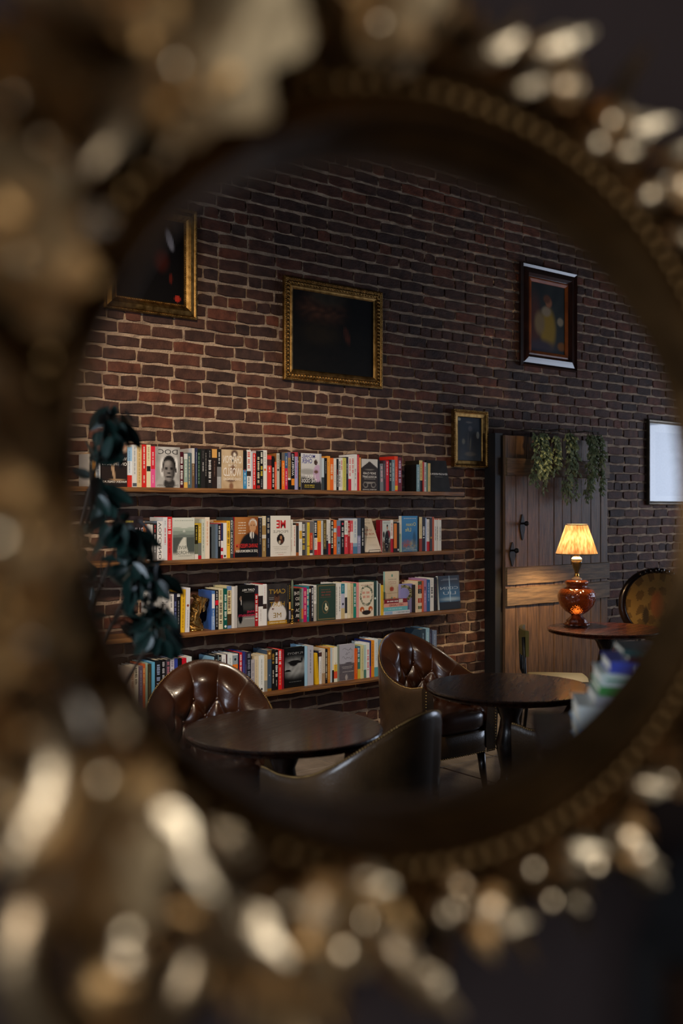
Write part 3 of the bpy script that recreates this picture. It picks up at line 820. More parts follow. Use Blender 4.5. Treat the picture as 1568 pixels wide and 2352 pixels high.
def img_sea(u, v):
    c = H_('a4a4b0')
    c = mixc(c, H_('545058'), smoothstep(.5, .47, v + .02 * sin(8 * u))); c = mixc(c, H_('6c6468'), .5 * wob(u, v, 3) if v < .48 else 0)
    return mixc(c, H_('b4aca8'), blob(u, v, .45, .08, .08, .08, .3) * .7)
def img_eng(u, v):
    return mixc(H_('201e1d'), H_('2c2a28'), wob(u, v))
def img_spite(u, v):
    return mixc(H_('b4b2ae'), H_('c4c2be'), wob(u, v))

# spine rows: x0 x1 ytop bands [letters] [side=..] [lean=..]
ROWS = [
 [  # top shelf
  "203 212.5 1042 c8beaf t=504030", "212.5 220 1040 d79632 s=604020", "220 231 1042 cdcdcd t=406080",
  ('running',),
  "293 304 1027 d23228,.3,dfe6ee,.65,96bee1 s=6080a0@.35,.9", "304 314.5 1021.5 e1e1dc t=9aa0a8@.3,.95;p=505860@.02,.1", "315 325.5 1021 e1c38c t=a88a50",
  "326 337 1021 d72d28 t=f0e8e0@.42,.95;t=e8d8c8@.1,.28", "337 347 1021.5 ebdcb4 t=b0a070@.62,.95;p=201c18@.38,.5", "347 357 1025 eb5a96,.45,dc283c t=f4d8dc@.5,.86;s=f8e0e8@.1,.3",
  ('portrait',),
  "413.5 422 1038 4a1420 T=e8e4e0@.08,.86", "423 431 1042 e1b45a,.17,96aa9b,.84,d8d8d4 t=e8f0ec@.3,.8", "431 438.5 1040 50646e t=e0d8b0", "438.5 441 1041 5a6870", "441 447.5 1029.5 6e553c,.62,d0ccc4 t=d8c8a8@.3,.6 side=d4d2d4",
  "448 453.5 1029 2d3250 s=c8d0e0", "453.5 462 1031 19281f t=7a9a80", "462 471 1031 282626 t=b8b4b0@.4,.66;s=706c68@.75,.95", "471 477 1031.5 1c1a1a t=a8a4a0@.3,.9", "477 487 1031.5 221f1f T=dcd8d4@.1,.72;s=a09c98@.78,.96",
  "487 498.5 1031.5 2d201c,.78,dca55a s=806050@.3,.7", "498.5 508 1031.5 aaaaaa,.3,787878,.55,222222 t=e0e0e0@.6,.92;s=d0d0d0@.1,.3",
  ('boxer',),
  "558.5 567 1036 3c8cbe,.5,1a1a1c t=d84030@.44,.52;t=d8e8f0@.08,.42", "567.5 577 1033.5 ebe8e4,.33,3a2a20,.46,ebe8e4 T=d05040@.5,.95;t=404040@.06,.3", "577 581 1037 c8cdd7", "581 589 1035 dc2d2d,.93,c0a8a8 t=f4ecec", "589.5 597.5 1035.5 1c1a1a T=e8dcb4@.12,.84;p=a02820@.02,.1",
  "597.5 605 1035.5 201e1e T=f0ecdc@.64,.96;T=e8d040@.32,.6;s=c0c0c0@.05,.26", "605 614 1034 ebe8e1 t=a8a49c@.6,.95;d=d87838@.5",
  "615 624.5 1046 e13c32,.7,5a2a28,.88,e13c32 t=f0d8d0@.5,.66", "625 631 1048 151313 T=e8e4dc@.05,.66", "631 635.5 1061 eb5a32 s=f8d8c8", "635.5 642 1041 c3beaf t=6a6458@.6,.95;d=403c38@.54 side=a86a34", "642 647.5 1039 181616 s=c0bcb4@.6,.8",
  "647.5 654.5 1039.5 f5781e,.78,706860 t=f8c890@.1,.72", "654.5 661.5 1040 cd2850,.58,3c5a82 t=f0d0d8@.1,.5;t=d0d8e0@.64,.9", "661.5 669 1038.5 1c1a1c,.26,e8e4e0,.31,af8c5a,.85,806a88 t=7a5c38@.36,.8",
  "669 677 1040 151416 w=f4f2ee:TIM TEBOW@.38,.97;p=e88a20@.12,.3", "677 684.5 1038.5 a5a5d2,.88,b83040 t=c8507a@.3,.86",
  ('shirt',),
  "739 745 1052 404a50,.4,c8d8e4", "745 751 1052 161414 s=c0bcb8@.5,.9 side=cdd8e0", "751 758.5 1047.5 faa03c s=a86018@.7,.82", "758.5 767 1052 ff6e1e T=ffd0a8@.28,.8", "767 773.5 1053.5 e6e4dc s=5a5a5a@.2,.8", "773.5 778.5 1054 1a1818 t=d0c8c0@.1,.5;t=b83830@.5,.66",
  "778.5 783.5 1052.5 e4e2de T=2a2a2c@.1,.9", "783.5 788 1051.5 ebe4dc T=cc3838@.6,.92;s=404040@.1,.4", "788 795.5 1051.5 cdc864 s=888440@.1,.9", "795.5 801 1049.5 2d2d41 t=b8b8c8@.5,.8", "801 807 1050 c83040,.35,f0e8e4 T=d84858@.4,.95", "807 813.5 1049.5 e8e4e0 T=d05048@.5,.95",
  "813.5 821 1043.5 e6e4e1 t=707070@.3,.6;s=909090@.1,.2", "821 826 1044.5 c8232d s=f0d0d0@.5,.95", "826 829.3 1051 f0aa64",
  ('barn',),
  "867.5 872 1056 191616", "873.6 881 1065 787d82 T=d8b0b8@.3,.9 lean=-1", "881 886.5 1058 46323c s=b0a0a8@.4,.9", "886.5 894.5 1057.5 d7283c t=f4dcdc@.5,.95", "894.5 899.5 1056 1a1818 T=c8c4bc@.3,.9", "899.5 907 1056 738c96 t=c8d4d8@.3,.9", "907 914.5 1048 eb4b1e,.04,f0c020,.16,eb4b1e s=f8c8b0@.3,.7 side=d83020",
  "915 924 1050.5 6e1e2d T=c8b8d8@.2,.9",
  "957.5 964.5 1067 789ba5 t=d0dce0@.1,.9 side=1b1917", "964.5 971.5 1057.5 171517,.36,dcc882 t=6a5a28@.4,.9 side=28241c", "971.5 974.5 1061 b83830", "974.5 980 1062 cdc8c3 T=808080@.1,.85", "980 982.5 1064 2a6a60", "982.5 988.5 1064 d2b46e s=806830@.2,.5",
  ('engineers',)],
 [  # second shelf
  ('runn',),
  "330 338 1204 f58228 s=fae0c8@.1,.9", "338 345 1204 dcdad6 t=8a8886@.1,.3", "345 352 1205 d2d0cc t=706e6c@.1,.3", "352 361 1202 6a6868,.5,2a2828 t=c83838@.75,.95;t=d0d0d0@.2,.7",
  "361.5 374 1197 e6e4e2 w=4a4a4c:VOLCANO@.03,.97 side=64788c", "374 384.5 1188 dcdee1 t=d05868@.35,.75;s=808890@.8,.92", "384.5 396 1187 d72d32 T=f4dcd8@.55,.94;t=8a1a20@.1,.5",
  ('river',),
  "447.5 455.5 1201.5 e0dcd4,.14,6a7060,.42,28240f,.95,c8a838 t=c8b040@.5,.9", "455.5 463 1201.5 c01e2d,.1,70746c,.45,be9f32 t=f0e0a0@.5,.9", "463.5 472 1192 cdd2c3 t=88907e@.15,.9", "472 482.5 1188 ebdcc8 t=d8a078@.3,.9 side=d8c8b4",
  "502 508 1204 171618 T=dcdcdc@.3,.95 side=7a8ea2", "508 512.5 1202 c02838,.1,e8e4e4,.2,c02838,.3,e8e4e4,.5,28305a", "512.5 521 1201 ebe8e1 d=404040@.06", "521 529 1196 f0b932 T=5a4010@.3,.72;s=806020@.8,.95 side=d88c20", "529 536 1188 3c464b w=dcdcd8:ERIC METAXAS@.1,.92",
  ('suit',),
  "593.5 601.5 1187 1e1e2d,.62,1e1e2d,.97,c8c4c0 t=8a8470@.3,.95", "602 611.5 1185 a08250,.45,d8d0c0,.54,a08250,.76,c8b890 T=e8e0d0@.76,.98;t=d8c8a0@.1,.4", "612 620.5 1185 1c202c T=b8b0a0@.5,.95;t=8088a0@.2,.45",
  ('me',),
  "667.5 674 1193.5 e6e4dc s=707070@.5,.9;s=a05050@.1,.45", "674 680.5 1206 e8e0d4 t=c05048@.3,.95", "680.5 687 1201.5 a05a28,.1,3c3a3a,.92,783c20", "687 694 1199 e8e6e0,.5,e8e6e0 p=d8a838@.5,.74;s=909090@.15,.4", "694 703 1200 464444 T=e8e4dc@.55,.95;T=d8b838@.15,.52", "703 706.5 1199.5 7a7872",
  "706.5 712 1200 e1c83c,.27,303030,.29,e1c83c s=8a7820@.4,.9", "712 718 1199.5 e0dcd4,.06,3a3a3a,.16,c84628,.68,706c6c t=f0a070@.2,.6", "718 722 1197 787674 s=b0b0b0@.4,.9", "722 730 1196 d02838,.15,e4e0da,.5,233246 T=ece8e0@.55,.94;t=c8a898@.2,.45", "730 737.5 1196 d22828,.38,eb9b19 s=f8d890@.5,.9",
  "737.5 742 1195.5 c4ccd0 s=606468@.3,.9", "742 749.5 1194 1c1c18,.16,5a4b28 t=c8b068@.2,.9", "749.5 754.5 1193 23283a,.4,dcd8d0 T=303030@.4,.56", "754.5 760 1194 c83038,.32,e4e2de t=909090@.4,.9", "760 766 1195 151414 T=f0ecd8@.16,.96", "766 774 1194.5 fa6e19 p=b8d0d8@.64,.76;t=ffc898@.2,.6",
  "774.5 783 1195.5 6e87a5 p=b83048@.52,.84;d=204a40@.34;s=c8d8e8@.05,.2", "783 791 1195.5 171516 T=e0dcd8@.5,.8;t=a8a4a0@.2,.45;d=c83848@.9", "791 799 1196 d73c46,.58,e6e4dc t=808080@.62,.95;t=f0c0c0@.2,.5", "799 805 1195.5 a52323 T=e8b8a8@.5,.92", "805 811 1195.5 d85058,.33,e8dcd8,.66,d85058 s=f8e8e8", "811 820.5 1191 4a7a9c,.2,8aaac0,.3,d2d8d8 t=8898b8@.45,.92 side=bec8d7",
  "821 828.5 1189.5 8a8cb0,.5,4a5468 T=c0c4d8@.2,.45", "829 838 1189 161516 t=d8d8d4@.2,.7",
  ('rules',), ('dog',),
  "897 904 1194.5 b41e32,.42,ece8e4 t=c05858@.5,.9 side=981c30", "904 912 1199 181514,.12,181514 p=d7781e@.13,.95", "912 917 1200 1a1816 d=c8c8c8@.08", "917 922 1198 96b9aa,.6,e0e0da s=405048@.5,.9",
  ('ocean',),
  "963.5 969.5 1187.5 963c28,.37,e0cc98 s=8a6a40@.45,.8 side=3a3a3c", "969.5 977 1187.5 22222e T=e4e4e8@.35,.72", "977 980.5 1190 aabee1", "980.5 987.5 1192.5 c82d37,.3,e6e4e1 t=b0b0b0@.4,.9", "987.5 992.5 1189 383638 d=a88838@.4", "992.5 997.5 1187.5 b95028 side=b8b4c0", "997.5 1003 1191 e6e4dc t=606060@.3,.75;p=c87858@.96,1", "1003 1008.5 1191 e4e2da t=606060@.3,.75;p=c87858@.96,1", "1008.5 1014 1191.5 e2e0d8 t=606060@.3,.75;p=c87858@.96,1"],
 [  # third shelf
  ('spite',),
  "388.5 400 1365 d7d4d0 t=706e6c@.62,.95;T=8a8280@.2,.55", "400 407 1363.5 24263a T=6a70a8@.3,.8", "407 415 1361.5 181617 p=d8d8d8@.9,.98;t=8a8684@.2,.8", "415.5 425 1354 e6b428 t=a87818@.1,.9 lean=1.5", "426 435.5 1350 d7d7dc d=8a4838@.6;s=9090a0@.1,.5 lean=1.5",
  "487 494.5 1357 82a0cd,.35,5078b4 p=e0e0e0@.55,.92;t=d0d8e8@.1,.5 side=3c5fa5", "495 503 1355.5 181618 p=d82030@.62,.74;t=e0dcd8@.75,.97;t=c0c0c0@.05,.6", "503 513.5 1351.5 d7cdaa T=4a4030@.1,.65;t=806a40@.7,.95", "514 522 1352 0f554b T=d8e4dc@.2,.85;d=f0f0f0@.06", "522 532 1346 6e8cb9,.07,4a3820,.34,d8c898,.9,6e8cb9 T=5a2c20@.38,.88", "533 539 1348 d8d6d2", "539 545 1347 b8b6b4",
  ('agent',),
  "585.5 593.5 1345.5 aa1e23,.8,2a2430 T=f0dcd8@.1,.76", "594 604.5 1343 e4e2de,.47,2a2022,.73,e0deda s=b0a0a0@.1,.4 side=d8d4d0", "604.5 613 1341.5 e8e6e4,.4,3a2c28,.52,e8e6e4 s=d0a0a0@.6,.95 side=a82028",
  ('uniform',),
  "659.5 664 1340 262424 s=b0a890@.5,.95", "664 668.5 1341 161414,.1,8a8894,.32,161414 p=e0a858@.35,.54;t=c89838@.6,.97",
  ('sons',),
  "689.5 693 1352.5 4a5a48 s=d8e0d0@.1,.9", "693 697 1351 6a6c70,.1,c8783c,.4,8a8c90", "697 704.5 1350 b9195f,.05,b9195f T=f0a0a0@.2,.9", "704.5 711 1346.5 237d8c T=d8dcb8@.45,.92;t=b0d0d0@.1,.4", "711 715 1346 3a2a24,.82,d8d0c8,.92,3a2a24", "715 720 1346 1c1a28 T=e8e4e4@.1,.95", "720 727.5 1344 b0aca4,.48,dedcd8 t=8a8680@.55,.95",
  ('pear',),
  "771 777.5 1339.5 dcdad2 t=8a8a84@.1,.9", "777.5 784 1339.5 dedcd6 t=5a5a58@.2,.9", "784 792 1341 c8b482,.3,b8b8cc,.72,287a8c d=202838@.42;s=d8e8ec@.75,.95", "792 798.5 1340 e0dac8,.15,e0dac8,.6,e6e2d6 p=28282a@.15,.6", "799 805 1339 e1d7b4 s=8a8060@.1,.8", "805 811.5 1340 c8b48c s=806840@.1,.9", "812 818 1340 1e826e T=e0f0e8@.3,.9", "818.5 824 1338 e19691 s=c06068@.3,.9",
  ('wreath',),
  "858.5 865.5 1334 28413c d=c8d8d0@.5", "865.5 867.5 1334 c4d0d0", "867.5 870 1336 a0a8a4", "870.5 873 1341 1c1c1c", "873 875.5 1340.5 c0c4c4",
  ('stack',), ('cozy',), ('snake',),
  "951.5 954 1343 2c2420", "954 960.5 1339 e1c8a5 s=a88868@.1,.9", "961 969 1335 d8c8a8,.1,5a6440,.2,d8c8a8,.3,a83820,.45,d8c8a8,.6,202018,.75,b84028,.88,405030 s=e8d8b8@.1,.9", "969 973.5 1334 c85a32", "973.5 981 1329 a57da0 T=402848@.6,.75;t=d8c0d8@.2,.55", "981 988 1331.5 2d5f91 t=b0c8e0@.3,.9", "988 996.5 1327.5 e0dcd2 T=303030@.4,.72;s=909090@.78,.95", "997 1004 1326 171413 t=5a2824@.3,.8",
  ('space',)],
 [  # lowest shelf
  "300 309 1533 c8af96 T=a87858@.5,.9", "309 319 1530 dcd0b8 T=5a5248@.55,.95", "319.5 328 1530 645564 t=a898a8@.3,.9", "328 334 1525 be5a28 T=f0b068@.5,.9", "334.5 340 1522.5 96aa96 s=6a786a@.2,.9", "340.5 348 1525 3c3420 s=806a38@.3,.8", "349 356 1521 5aa0c3 s=b0d8e8@.1,.4", "358 371 1516 16181c T=8a98b8@.45,.9", "372 381 1515 141416 T=b0b0b8@.4,.95", "381.5 391 1515 3c3840 T=b06878@.5,.95", "391 400 1514 beb9c3 T=787080@.5,.95", "400 409 1513 324196 d=e0e4f0@.6", "409 418 1512 151416 s=c8a070@.6,.8", "419 429 1511.5 be1428 s=e8a0a0@.3,.8", "429 441 1508.5 c8d2d2 s=90a0a0@.2,.9",
  ('lying',),
  "489.5 493 1509 8ab4cc", "493 501 1505 1e2024 T=a8a498@.5,.9", "501 503 1505 98bccc", "503 509 1504.5 1a1a1e T=b0b0a8@.5,.95", "509.5 519 1504 dcdce1 t=9a9aa0@.3,.9", "519 523 1503 3a1820", "523 534 1501.5 d7e1dc s=98a8a0@.2,.9", "534.5 546.5 1502 eb7828,.75,8a98a0,.97,dcdcdc d=202830@.87", "546.5 549.5 1500 1c2438", "550 556.5 1499 c81e28 T=f4dcdc@.1,.95", "557 563 1497 2d3778 s=8088c0@.3,.8", "563 567 1497 3a2a48 s=a890b8@.4,.7", "567 577 1497 1e202a T=7a8094@.4,.95",
  "577 585.5 1515 aaa5aa T=8a848a@.2,.9", "586 595 1507 d2c3a5 s=a89878@.2,.9", "595.5 607 1506 d7deda s=98a09c@.2,.9;d=404040@.08", "607 614 1504 8a8a80,.3,c8b48c s=a09060@.4,.9", "614.5 624 1493.5 8a6020,.06,3c5064,.78,785428 d=d8b060@.92;s=c0c8d0@.36,.4", "624 632 1492.5 161412 T=b08838@.62,.9;t=d0c8b8@.15,.5", "632 640 1493 131213 T=f0ece4@.3,.94;s=c0bcb4@.08,.25", "640 648.5 1492 d72323 T=f8e8e0@.6,.97;t=f0a888@.1,.55", "648.5 653 1492 7a1c28 s=c06068@.3,.9",
  ('plane',),
  "701.5 707 1484 96bed7", "707.5 721 1483.5 afafb9 s=6a6a74@.3,.9", "727 733 1500 ebaf1e s=a87810@.2,.9 lean=-4", "733.5 739.5 1496 e0dedc,.84,4a2c28,.97,e0dedc s=808080@.1,.7 side=23273c", "740.5 747 1490 a88a68,.3,cdc3b4 s=8a7a60@.2,.9", "747 752 1490.5 181618 T=c8c0a8@.1,.9", "752 759.5 1487.5 be7d28 s=f0c070@.1,.9", "759.5 764 1487.5 afbec8", "764 768 1488 1a1818,.35,d8d0c0", "768 775 1486 e8dcc8,.1,d85030,.3,e8b840,.5,e4dccc s=b03828@.3,.55", "775 778.7 1485 8a9488",
  ('sea',),
  "815.5 821 1489.5 d75a19 s=f0a060@.2,.9", "821 828.5 1484.5 c8b848,.3,3c786e,.7,3c6488 T=c0e0d8@.5,.95", "829 835.5 1482.5 cdc896 s=8a8850@.2,.9", "836 842 1481.5 4a7a70,.25,b4cdc8 t=a0b8c0@.4,.9", "842 849 1476.5 ecdcd8 T=d05060@.2,.8", "849 853 1471.5 8a2878,.3,28326e", "853 860 1471 e18c1e t=a85c10@.3,.9", "860 868 1467.5 5aa0a8,.25,d2e1e1 s=90a0b0@.4,.9", "869 880 1470 8098a8 s=d0d8e0@.3,.9", "880 893 1470 c8c0b0 s=807868@.3,.9", "893 905 1470 30343c t=a8a8b0@.3,.9", "966 978 1445 30404c s=90a8b8@.3,.9", "978 986 1443 8ab0c0 s=d0e0e8@.3,.9", "986 994 1446 3a3c50 s=8080a0@.3,.9", "994 1003 1448 6a7890 s=c0c8d8@.3,.9"]]

NICK = {'running': 'the leg-and-statue cover', 'portrait': 'the grey portrait cover', 'boxer': 'the beige boxer cover', 'shirt': 'the lavender shirt cover', 'barn': 'the dark barn cover', 'engineers': 'the leaning black book',
        'runn': 'the handwritten black cover', 'river': 'the white river cover', 'suit': 'the dark suit cover', 'me': 'the red-lettered white cover', 'rules': 'the leaning white cover', 'dog': 'the red jacket cover', 'ocean': 'the blue ocean cover',
        'spite': 'the grey capitals cover', 'agent': 'the black silhouette cover', 'uniform': 'the white uniform cover', 'sons': 'the black capitals cover', 'pear': 'the green pear cover', 'wreath': 'the fox wreath cover', 'stack': 'the flat stack', 'cozy': 'the beige cottage cover', 'snake': 'the lavender snake cover', 'space': 'the starry blue cover',
        'lying': 'the lying dark book', 'plane': 'the aeroplane cover', 'sea': 'the grey sea cover'}

def build_faces(key, sh):
    g = 'books shown cover out on the shelves'
    if key == 'running':
        o = face_book(sh, 233, 292, 1020, '2b2220', img_running, [('WALKING OUT', .5, .66, .96, .075, 'f0ece4'), ('ON THE BOYS', .5, .54, .96, .075, 'f0ece4'), ('FRANCES K. CONLEY, M.D.', .5, .12, .95, .055, 'f0e8dc')], thick=.02)
        L = 'black book facing out with bare legs, statue and white capitals'
    elif key == 'portrait':
        o = face_book(sh, 357.5, 413, 1026.5, 'b8b6b2', img_portrait, [('DOC', .5, .88, .8, .12, '2a2a2a', 0.0), ('DWIGHT GOODEN', .5, .06, .86, .045, '4a4846', 0.0)], spine='d8d6d2')
        L = 'pale grey book facing out with black-and-white portrait of a person'
    elif key == 'boxer':
        o = face_book(sh, 508.5, 558, 1033, 'cdb491', img_boxer, [('CHAMPION', .5, .75, .86, .2, 'f0e6d8'), ('OF THE', .5, .6, .4, .06, 'f0e6d8'), ('WORLD', .5, .43, .84, .22, 'f4e4d8'), ('CHAD DUNDAS', .5, .25, .82, .07, 'f0e6d8')], spine='3a302a')
        L = 'beige book facing out with brown figure and large cream capitals'
    elif key == 'shirt':
        o = face_book(sh, 691, 738, 1041.5, 'c8c8c8', img_shirt, [('MICHAEL', .36, .92, .64, .1, '3c4090'), ('OHER', .29, .79, .5, .13, '3c4090'), ('I BEAT', .44, .36, .5, .1, 'f0ece8'), ('THE ODDS', .4, .25, .74, .1, 'f0ece8'), ('~', .4, .13, .5, .03, 'd8c038'), ('~', .4, .08, .5, .03, 'd8c038')], spine='1c1a1a', spine_t='d8b838')
        L = 'book facing out with person in lavender shirt and blue capitals'
    elif key == 'barn':
        o = face_book(sh, 829.5, 867, 1054, '322a26', img_barn, [('SHOP CLASS', .5, .55, .78, .07, 'e8e4dc'), ('AS SOULCRAFT', .5, .44, .86, .07, 'e8e4dc'), ('~', .5, .37, .7, .02, 'b8b4ac'), ('MATTHEW B. CRAWFORD', .5, .04, .84, .035, 'd8d4cc')], spine='241e1c')
        L = 'dark book facing out with barn gable and motorcycle outline'
    elif key == 'engineers':
        o = face_book(sh, 989, 1034.5, 1057, '211f1e', img_eng, [('ENGINEERS', .52, .56, .86, .06, 'dcdad6'), ('~', .5, .47, .4, .02, '8a8886')], lean=12, thick=.02)
        L = 'plain black book leaning back at the end of the highest shelf'
    elif key == 'runn':
        o = face_book(sh, 272, 328, 1185.5, '282023', lambda u, v: mixc(H_('241c1f'), H_('3a3034'), wob(u, v)), [('RUNN', .7, .66, .62, .17, 'e8dce4', 0.0), ('~', .4, .88, .4, .05, 'b8a850'), ('HOM', .7, .4, .5, .12, 'b8b0b4', 0.0), ('CDS', .25, .42, .3, .1, 'b8b0b4', 0.0)], thick=.02)
        L = 'black book facing out with brushed white handwriting, behind the plant'
    elif key == 'river':
        o = face_book(sh, 396.5, 446.5, 1189, 'c4cac2', img_river, [('RIVER', .36, .29, .5, .085, '5a605c', 0.0), ('HORSE', .44, .17, .56, .085, '5a605c', 0.0), ('~', .5, .93, .86, .025, '9aa4a0'), ('~', .55, .09, .6, .018, '8a908c')], spine='d8dcd8')
        L = 'grey-green book facing out with winding white river through hills'
    elif key == 'suit':
        o = face_book(sh, 538.5, 592.5, 1187.5, '8a5026', img_suit, [('SAVING FREEDOM', .52, .29, .92, .1, 'd82c28'), ('JOE SCARBOROUGH', .52, .15, .92, .085, 'f0ece4')] + [('~', .3, .86 - .065 * i, .34, .028, 'f0e4d0') for i in range(5)], spine='c8233c', spine_t='f0d0d0', thick=.03)
        L = 'brown book facing out with white-haired person in dark suit'
    elif key == 'me':
        o = face_book(sh, 621, 667, 1184.5, 'e4e0d6', img_me, [('ME', .52, .79, .46, .2, 'c82024', .03), ('PEOPLE', .5, .61, .74, .065, '8a8880', 0.0)] + [('~', .5, .24 - .04 * i, .8 - .1 * i, .014, 'a8a49a') for i in range(3)] + [('~', .5, .09, .56, .025, 'b8b4aa'), ('~', .5, .045, .3, .012, 'c03030')], spine='1c202c', nu=26, nv=36)
        L = 'white book facing out with big red title and small dark oval'
    elif key == 'rules':
        o = face_book(sh, 838.5, 876, 1192, 'd7cdbe', None, [('JORDAN B.', .52, .95, .6, .05, '9a9488', 0.0), ('PETERSON', .52, .86, .6, .05, '9a9488', 0.0), ('12 RULES', .46, .65, .66, .065, 'a85a4a'), ('FOR LIFE', .52, .53, .7, .065, 'a85a4a'), ('~', .5, .42, .8, .018, '8a8478'), ('~', .6, .22, .5, .012, 'b0aa9c'), ('~', .6, .18, .5, .012, 'b0aa9c')], lean=26, thick=.016, back=.012)
        L = 'cream book tilted back on a small black wire stand'
    elif key == 'dog':
        o = face_book(sh, 878, 896.5, 1195.5, 'a8b0ae', img_dog, [('CESAR', .5, .93, .8, .05, '7a8488', 0.0)], spine='8a1c30', thick=.02, back=.004)
        L = 'pale book facing out with person in red jacket and black dog'
    elif key == 'ocean':
        o = face_book(sh, 922.5, 958.5, 1185, '3a6ea4', img_ocean, [('Ocean', .58, .77, .62, .1, 'd8d078', 0.0), ('Life', .4, .62, .36, .11, 'd8d078', 0.0), ('~', .5, .93, .8, .022, 'd8dce0'), ('~', .5, .1, .5, .02, 'c8d0d8'), ('~', .5, .05, .84, .02, 'c8d0d8')], spine='d8d4c4', thick=.034)
        L = 'blue book facing out with yellow script above a coral reef'
    elif key == 'spite':
        o = face_book(sh, 328, 388, 1351.5, 'b4b2ae', img_spite, [('IN SPITE OF', .5, .84, .94, .09, '4a4a4c', 0.0), ('THE', .84, .64, .22, .12, '4a4a4c', 0.0), ('~', .85, .5, .24, .05, 'b04038'), ('~', .85, .41, .24, .05, 'b04038'), ('~', .85, .3, .24, .05, 'b04038')], thick=.02)
        L = 'pale grey book facing out with dark capitals, half hidden by leaves'
    elif key == 'agent':
        o = face_book(sh, 545.5, 585, 1344.5, '12110f', img_agent, [('CLINT HILL', .62, .89, .74, .05, 'e8e4e0'), ('~', .66, .84, .6, .015, 'b8b4b0'), ('FIVE', .74, .36, .42, .055, 'c02048'), ('PRESIDENTS', .52, .28, .94, .055, 'c02048'), ('~', .66, .2, .6, .02, 'c8c4c0')], spine='c8c4c0')
        L = 'black book facing out with dark standing silhouette and red title'
    elif key == 'uniform':
        o = face_book(sh, 613.5, 659, 1341.5, '302c2c', img_uniform, [("CAN'T", .5, .82, .82, .12, 'b08a30', 0.0), ('HURT', .5, .5, .74, .12, 'b08a30', 0.0), ('ME', .5, .23, .4, .12, '8a6c20', 0.0), ('DAVID GOGGINS', .5, .05, .8, .04, 'e8dcb8'), ('~', .2, .67, .26, .015, 'b8b4b0'), ('~', .2, .63, .26, .015, 'b8b4b0')], spine='c8c4c0')
        L = 'charcoal book facing out with person in white uniform and gold letters'
    elif key == 'sons':
        o = face_book(sh, 669.5, 689, 1352, '1c1919', None, [('THE', .6, .86, .7, .1, 'd8d4d0'), ('SO', .7, .7, .5, .1, 'd8d4d0'), ('AN', .7, .54, .5, .1, 'd8d4d0'), ('DA', .7, .36, .5, .1, 'd8d4d0'), ('BR', .7, .2, .5, .1, 'd8d4d0'), ('~', .75, .06, .4, .07, 'b02828')], thick=.02, back=.012)
        L = 'black book facing out with stacked white capitals behind the candle'
    elif key == 'pear':
        o = face_book(sh, 727.8, 770.5, 1341.5, '2c4238', img_pear, [('~', .45, .85, .5, .03, '6a5440'), ('~', .46, .78, .56, .05, '7a4438'), ('~', .46, .7, .5, .05, '7a4438'), ('~', .45, .64, .6, .02, '6a5440')], spine='3a4a40', nu=30, nv=44)
        L = 'dark green book facing out with gold border and white pear'
    elif key == 'wreath':
        o = face_book(sh, 824.3, 858, 1337.5, 'ded2ba', img_wreath, [('~', .5, .92, .8, .03, 'a87868'), ('~', .45, .7, .5, .08, 'c87868'), ('~', .45, .58, .5, .08, 'c87868')], spine='dcb0a8', nu=30, nv=44)
        L = 'cream book facing out with leafy wreath and two orange foxes'
    elif key == 'cozy':
        o = face_book(sh, 884, 916, 1312.5, 'd2c4a8', img_cozy, [('COZY', .5, .73, .56, .07, 'b88878', 0.0), ('~', .5, .81, .6, .02, '8a8470'), ('~', .5, .48, .8, .012, '8a8470')], spine='8ab8b0', lean=0, back=.075, thick=.02)
        L = 'tall beige book with painted cottages, standing behind the flat books'
    elif key == 'snake':
        o = face_book(sh, 919.5, 951, 1341, '8f8cc0', img_snake, [], spine='8a86b8', back=.03, nu=28, nv=40, thick=.022)
        L = 'lavender book facing out with patterned coiled snake'
    elif key == 'space':
        o = face_book(sh, 1010, 1058, 1321.5, '18202c', img_space, [('CIXIN', .5, .63, .84, .08, 'b8c4cc', 0.0), ('LIU', .5, .48, .6, .09, 'b8c4cc', 0.0), ('~', .56, .9, .7, .015, 'b0b8c0'), ('~', .52, .87, .8, .015, 'b0b8c0')], spine='c8d0d0', lean=5)
        L = 'dark blue book facing out with starry light beam, at shelf end'
    elif key == 'plane':
        o = face_book(sh, 653.5, 701, 1486.5, '0c0c0c', img_plane, [('FLYBOYS', .5, .85, .74, .055, '8a8c8c', 0.0), ('~', .5, .14, .6, .025, '5a5c5c')], spine='181818', back=.012, nu=30, nv=40)
        L = 'black book facing out with aeroplane silhouettes among grey clouds'
    elif key == 'sea':
        def scrawl(q, W, H, g):
            r = random.Random(5)
            for cz, x0, x1 in ((.86, .2, .8), (.74, .38, .66), (.63, .18, .82)):
                x = W * x0; z = H * cz
                while x < W * x1:
                    nx = x + W * r.uniform(.03, .07); nz = H * (cz + r.uniform(-.045, .045)); t = .0007
                    d = Vector((nx - x, 0, nz - z)).normalized(); nn = Vector((-d.z, 0, d.x)) * t
                    q.poly([(x + nn.x, -.0007, z + nn.z), (nx + nn.x, -.0007, nz + nn.z), (nx - nn.x, -.0007, nz - nn.z), (x - nn.x, -.0007, z - nn.z)], (.03, .03, .035)); x, z = nx, nz
        o = face_book(sh, 779, 815, 1480, 'a4a4b0', img_sea, [('~', .5, .38, .7, .02, 'b8b4b4'), ('~', .5, .34, .6, .02, 'b8b4b4'), ('~', .55, .24, .7, .025, 'b8b4b4')], spine='8a9488', extra=scrawl, back=.01)
        L = 'grey book facing out with dark scrawled title over the sea'
    tag(o, L, 'book', g)
    return o

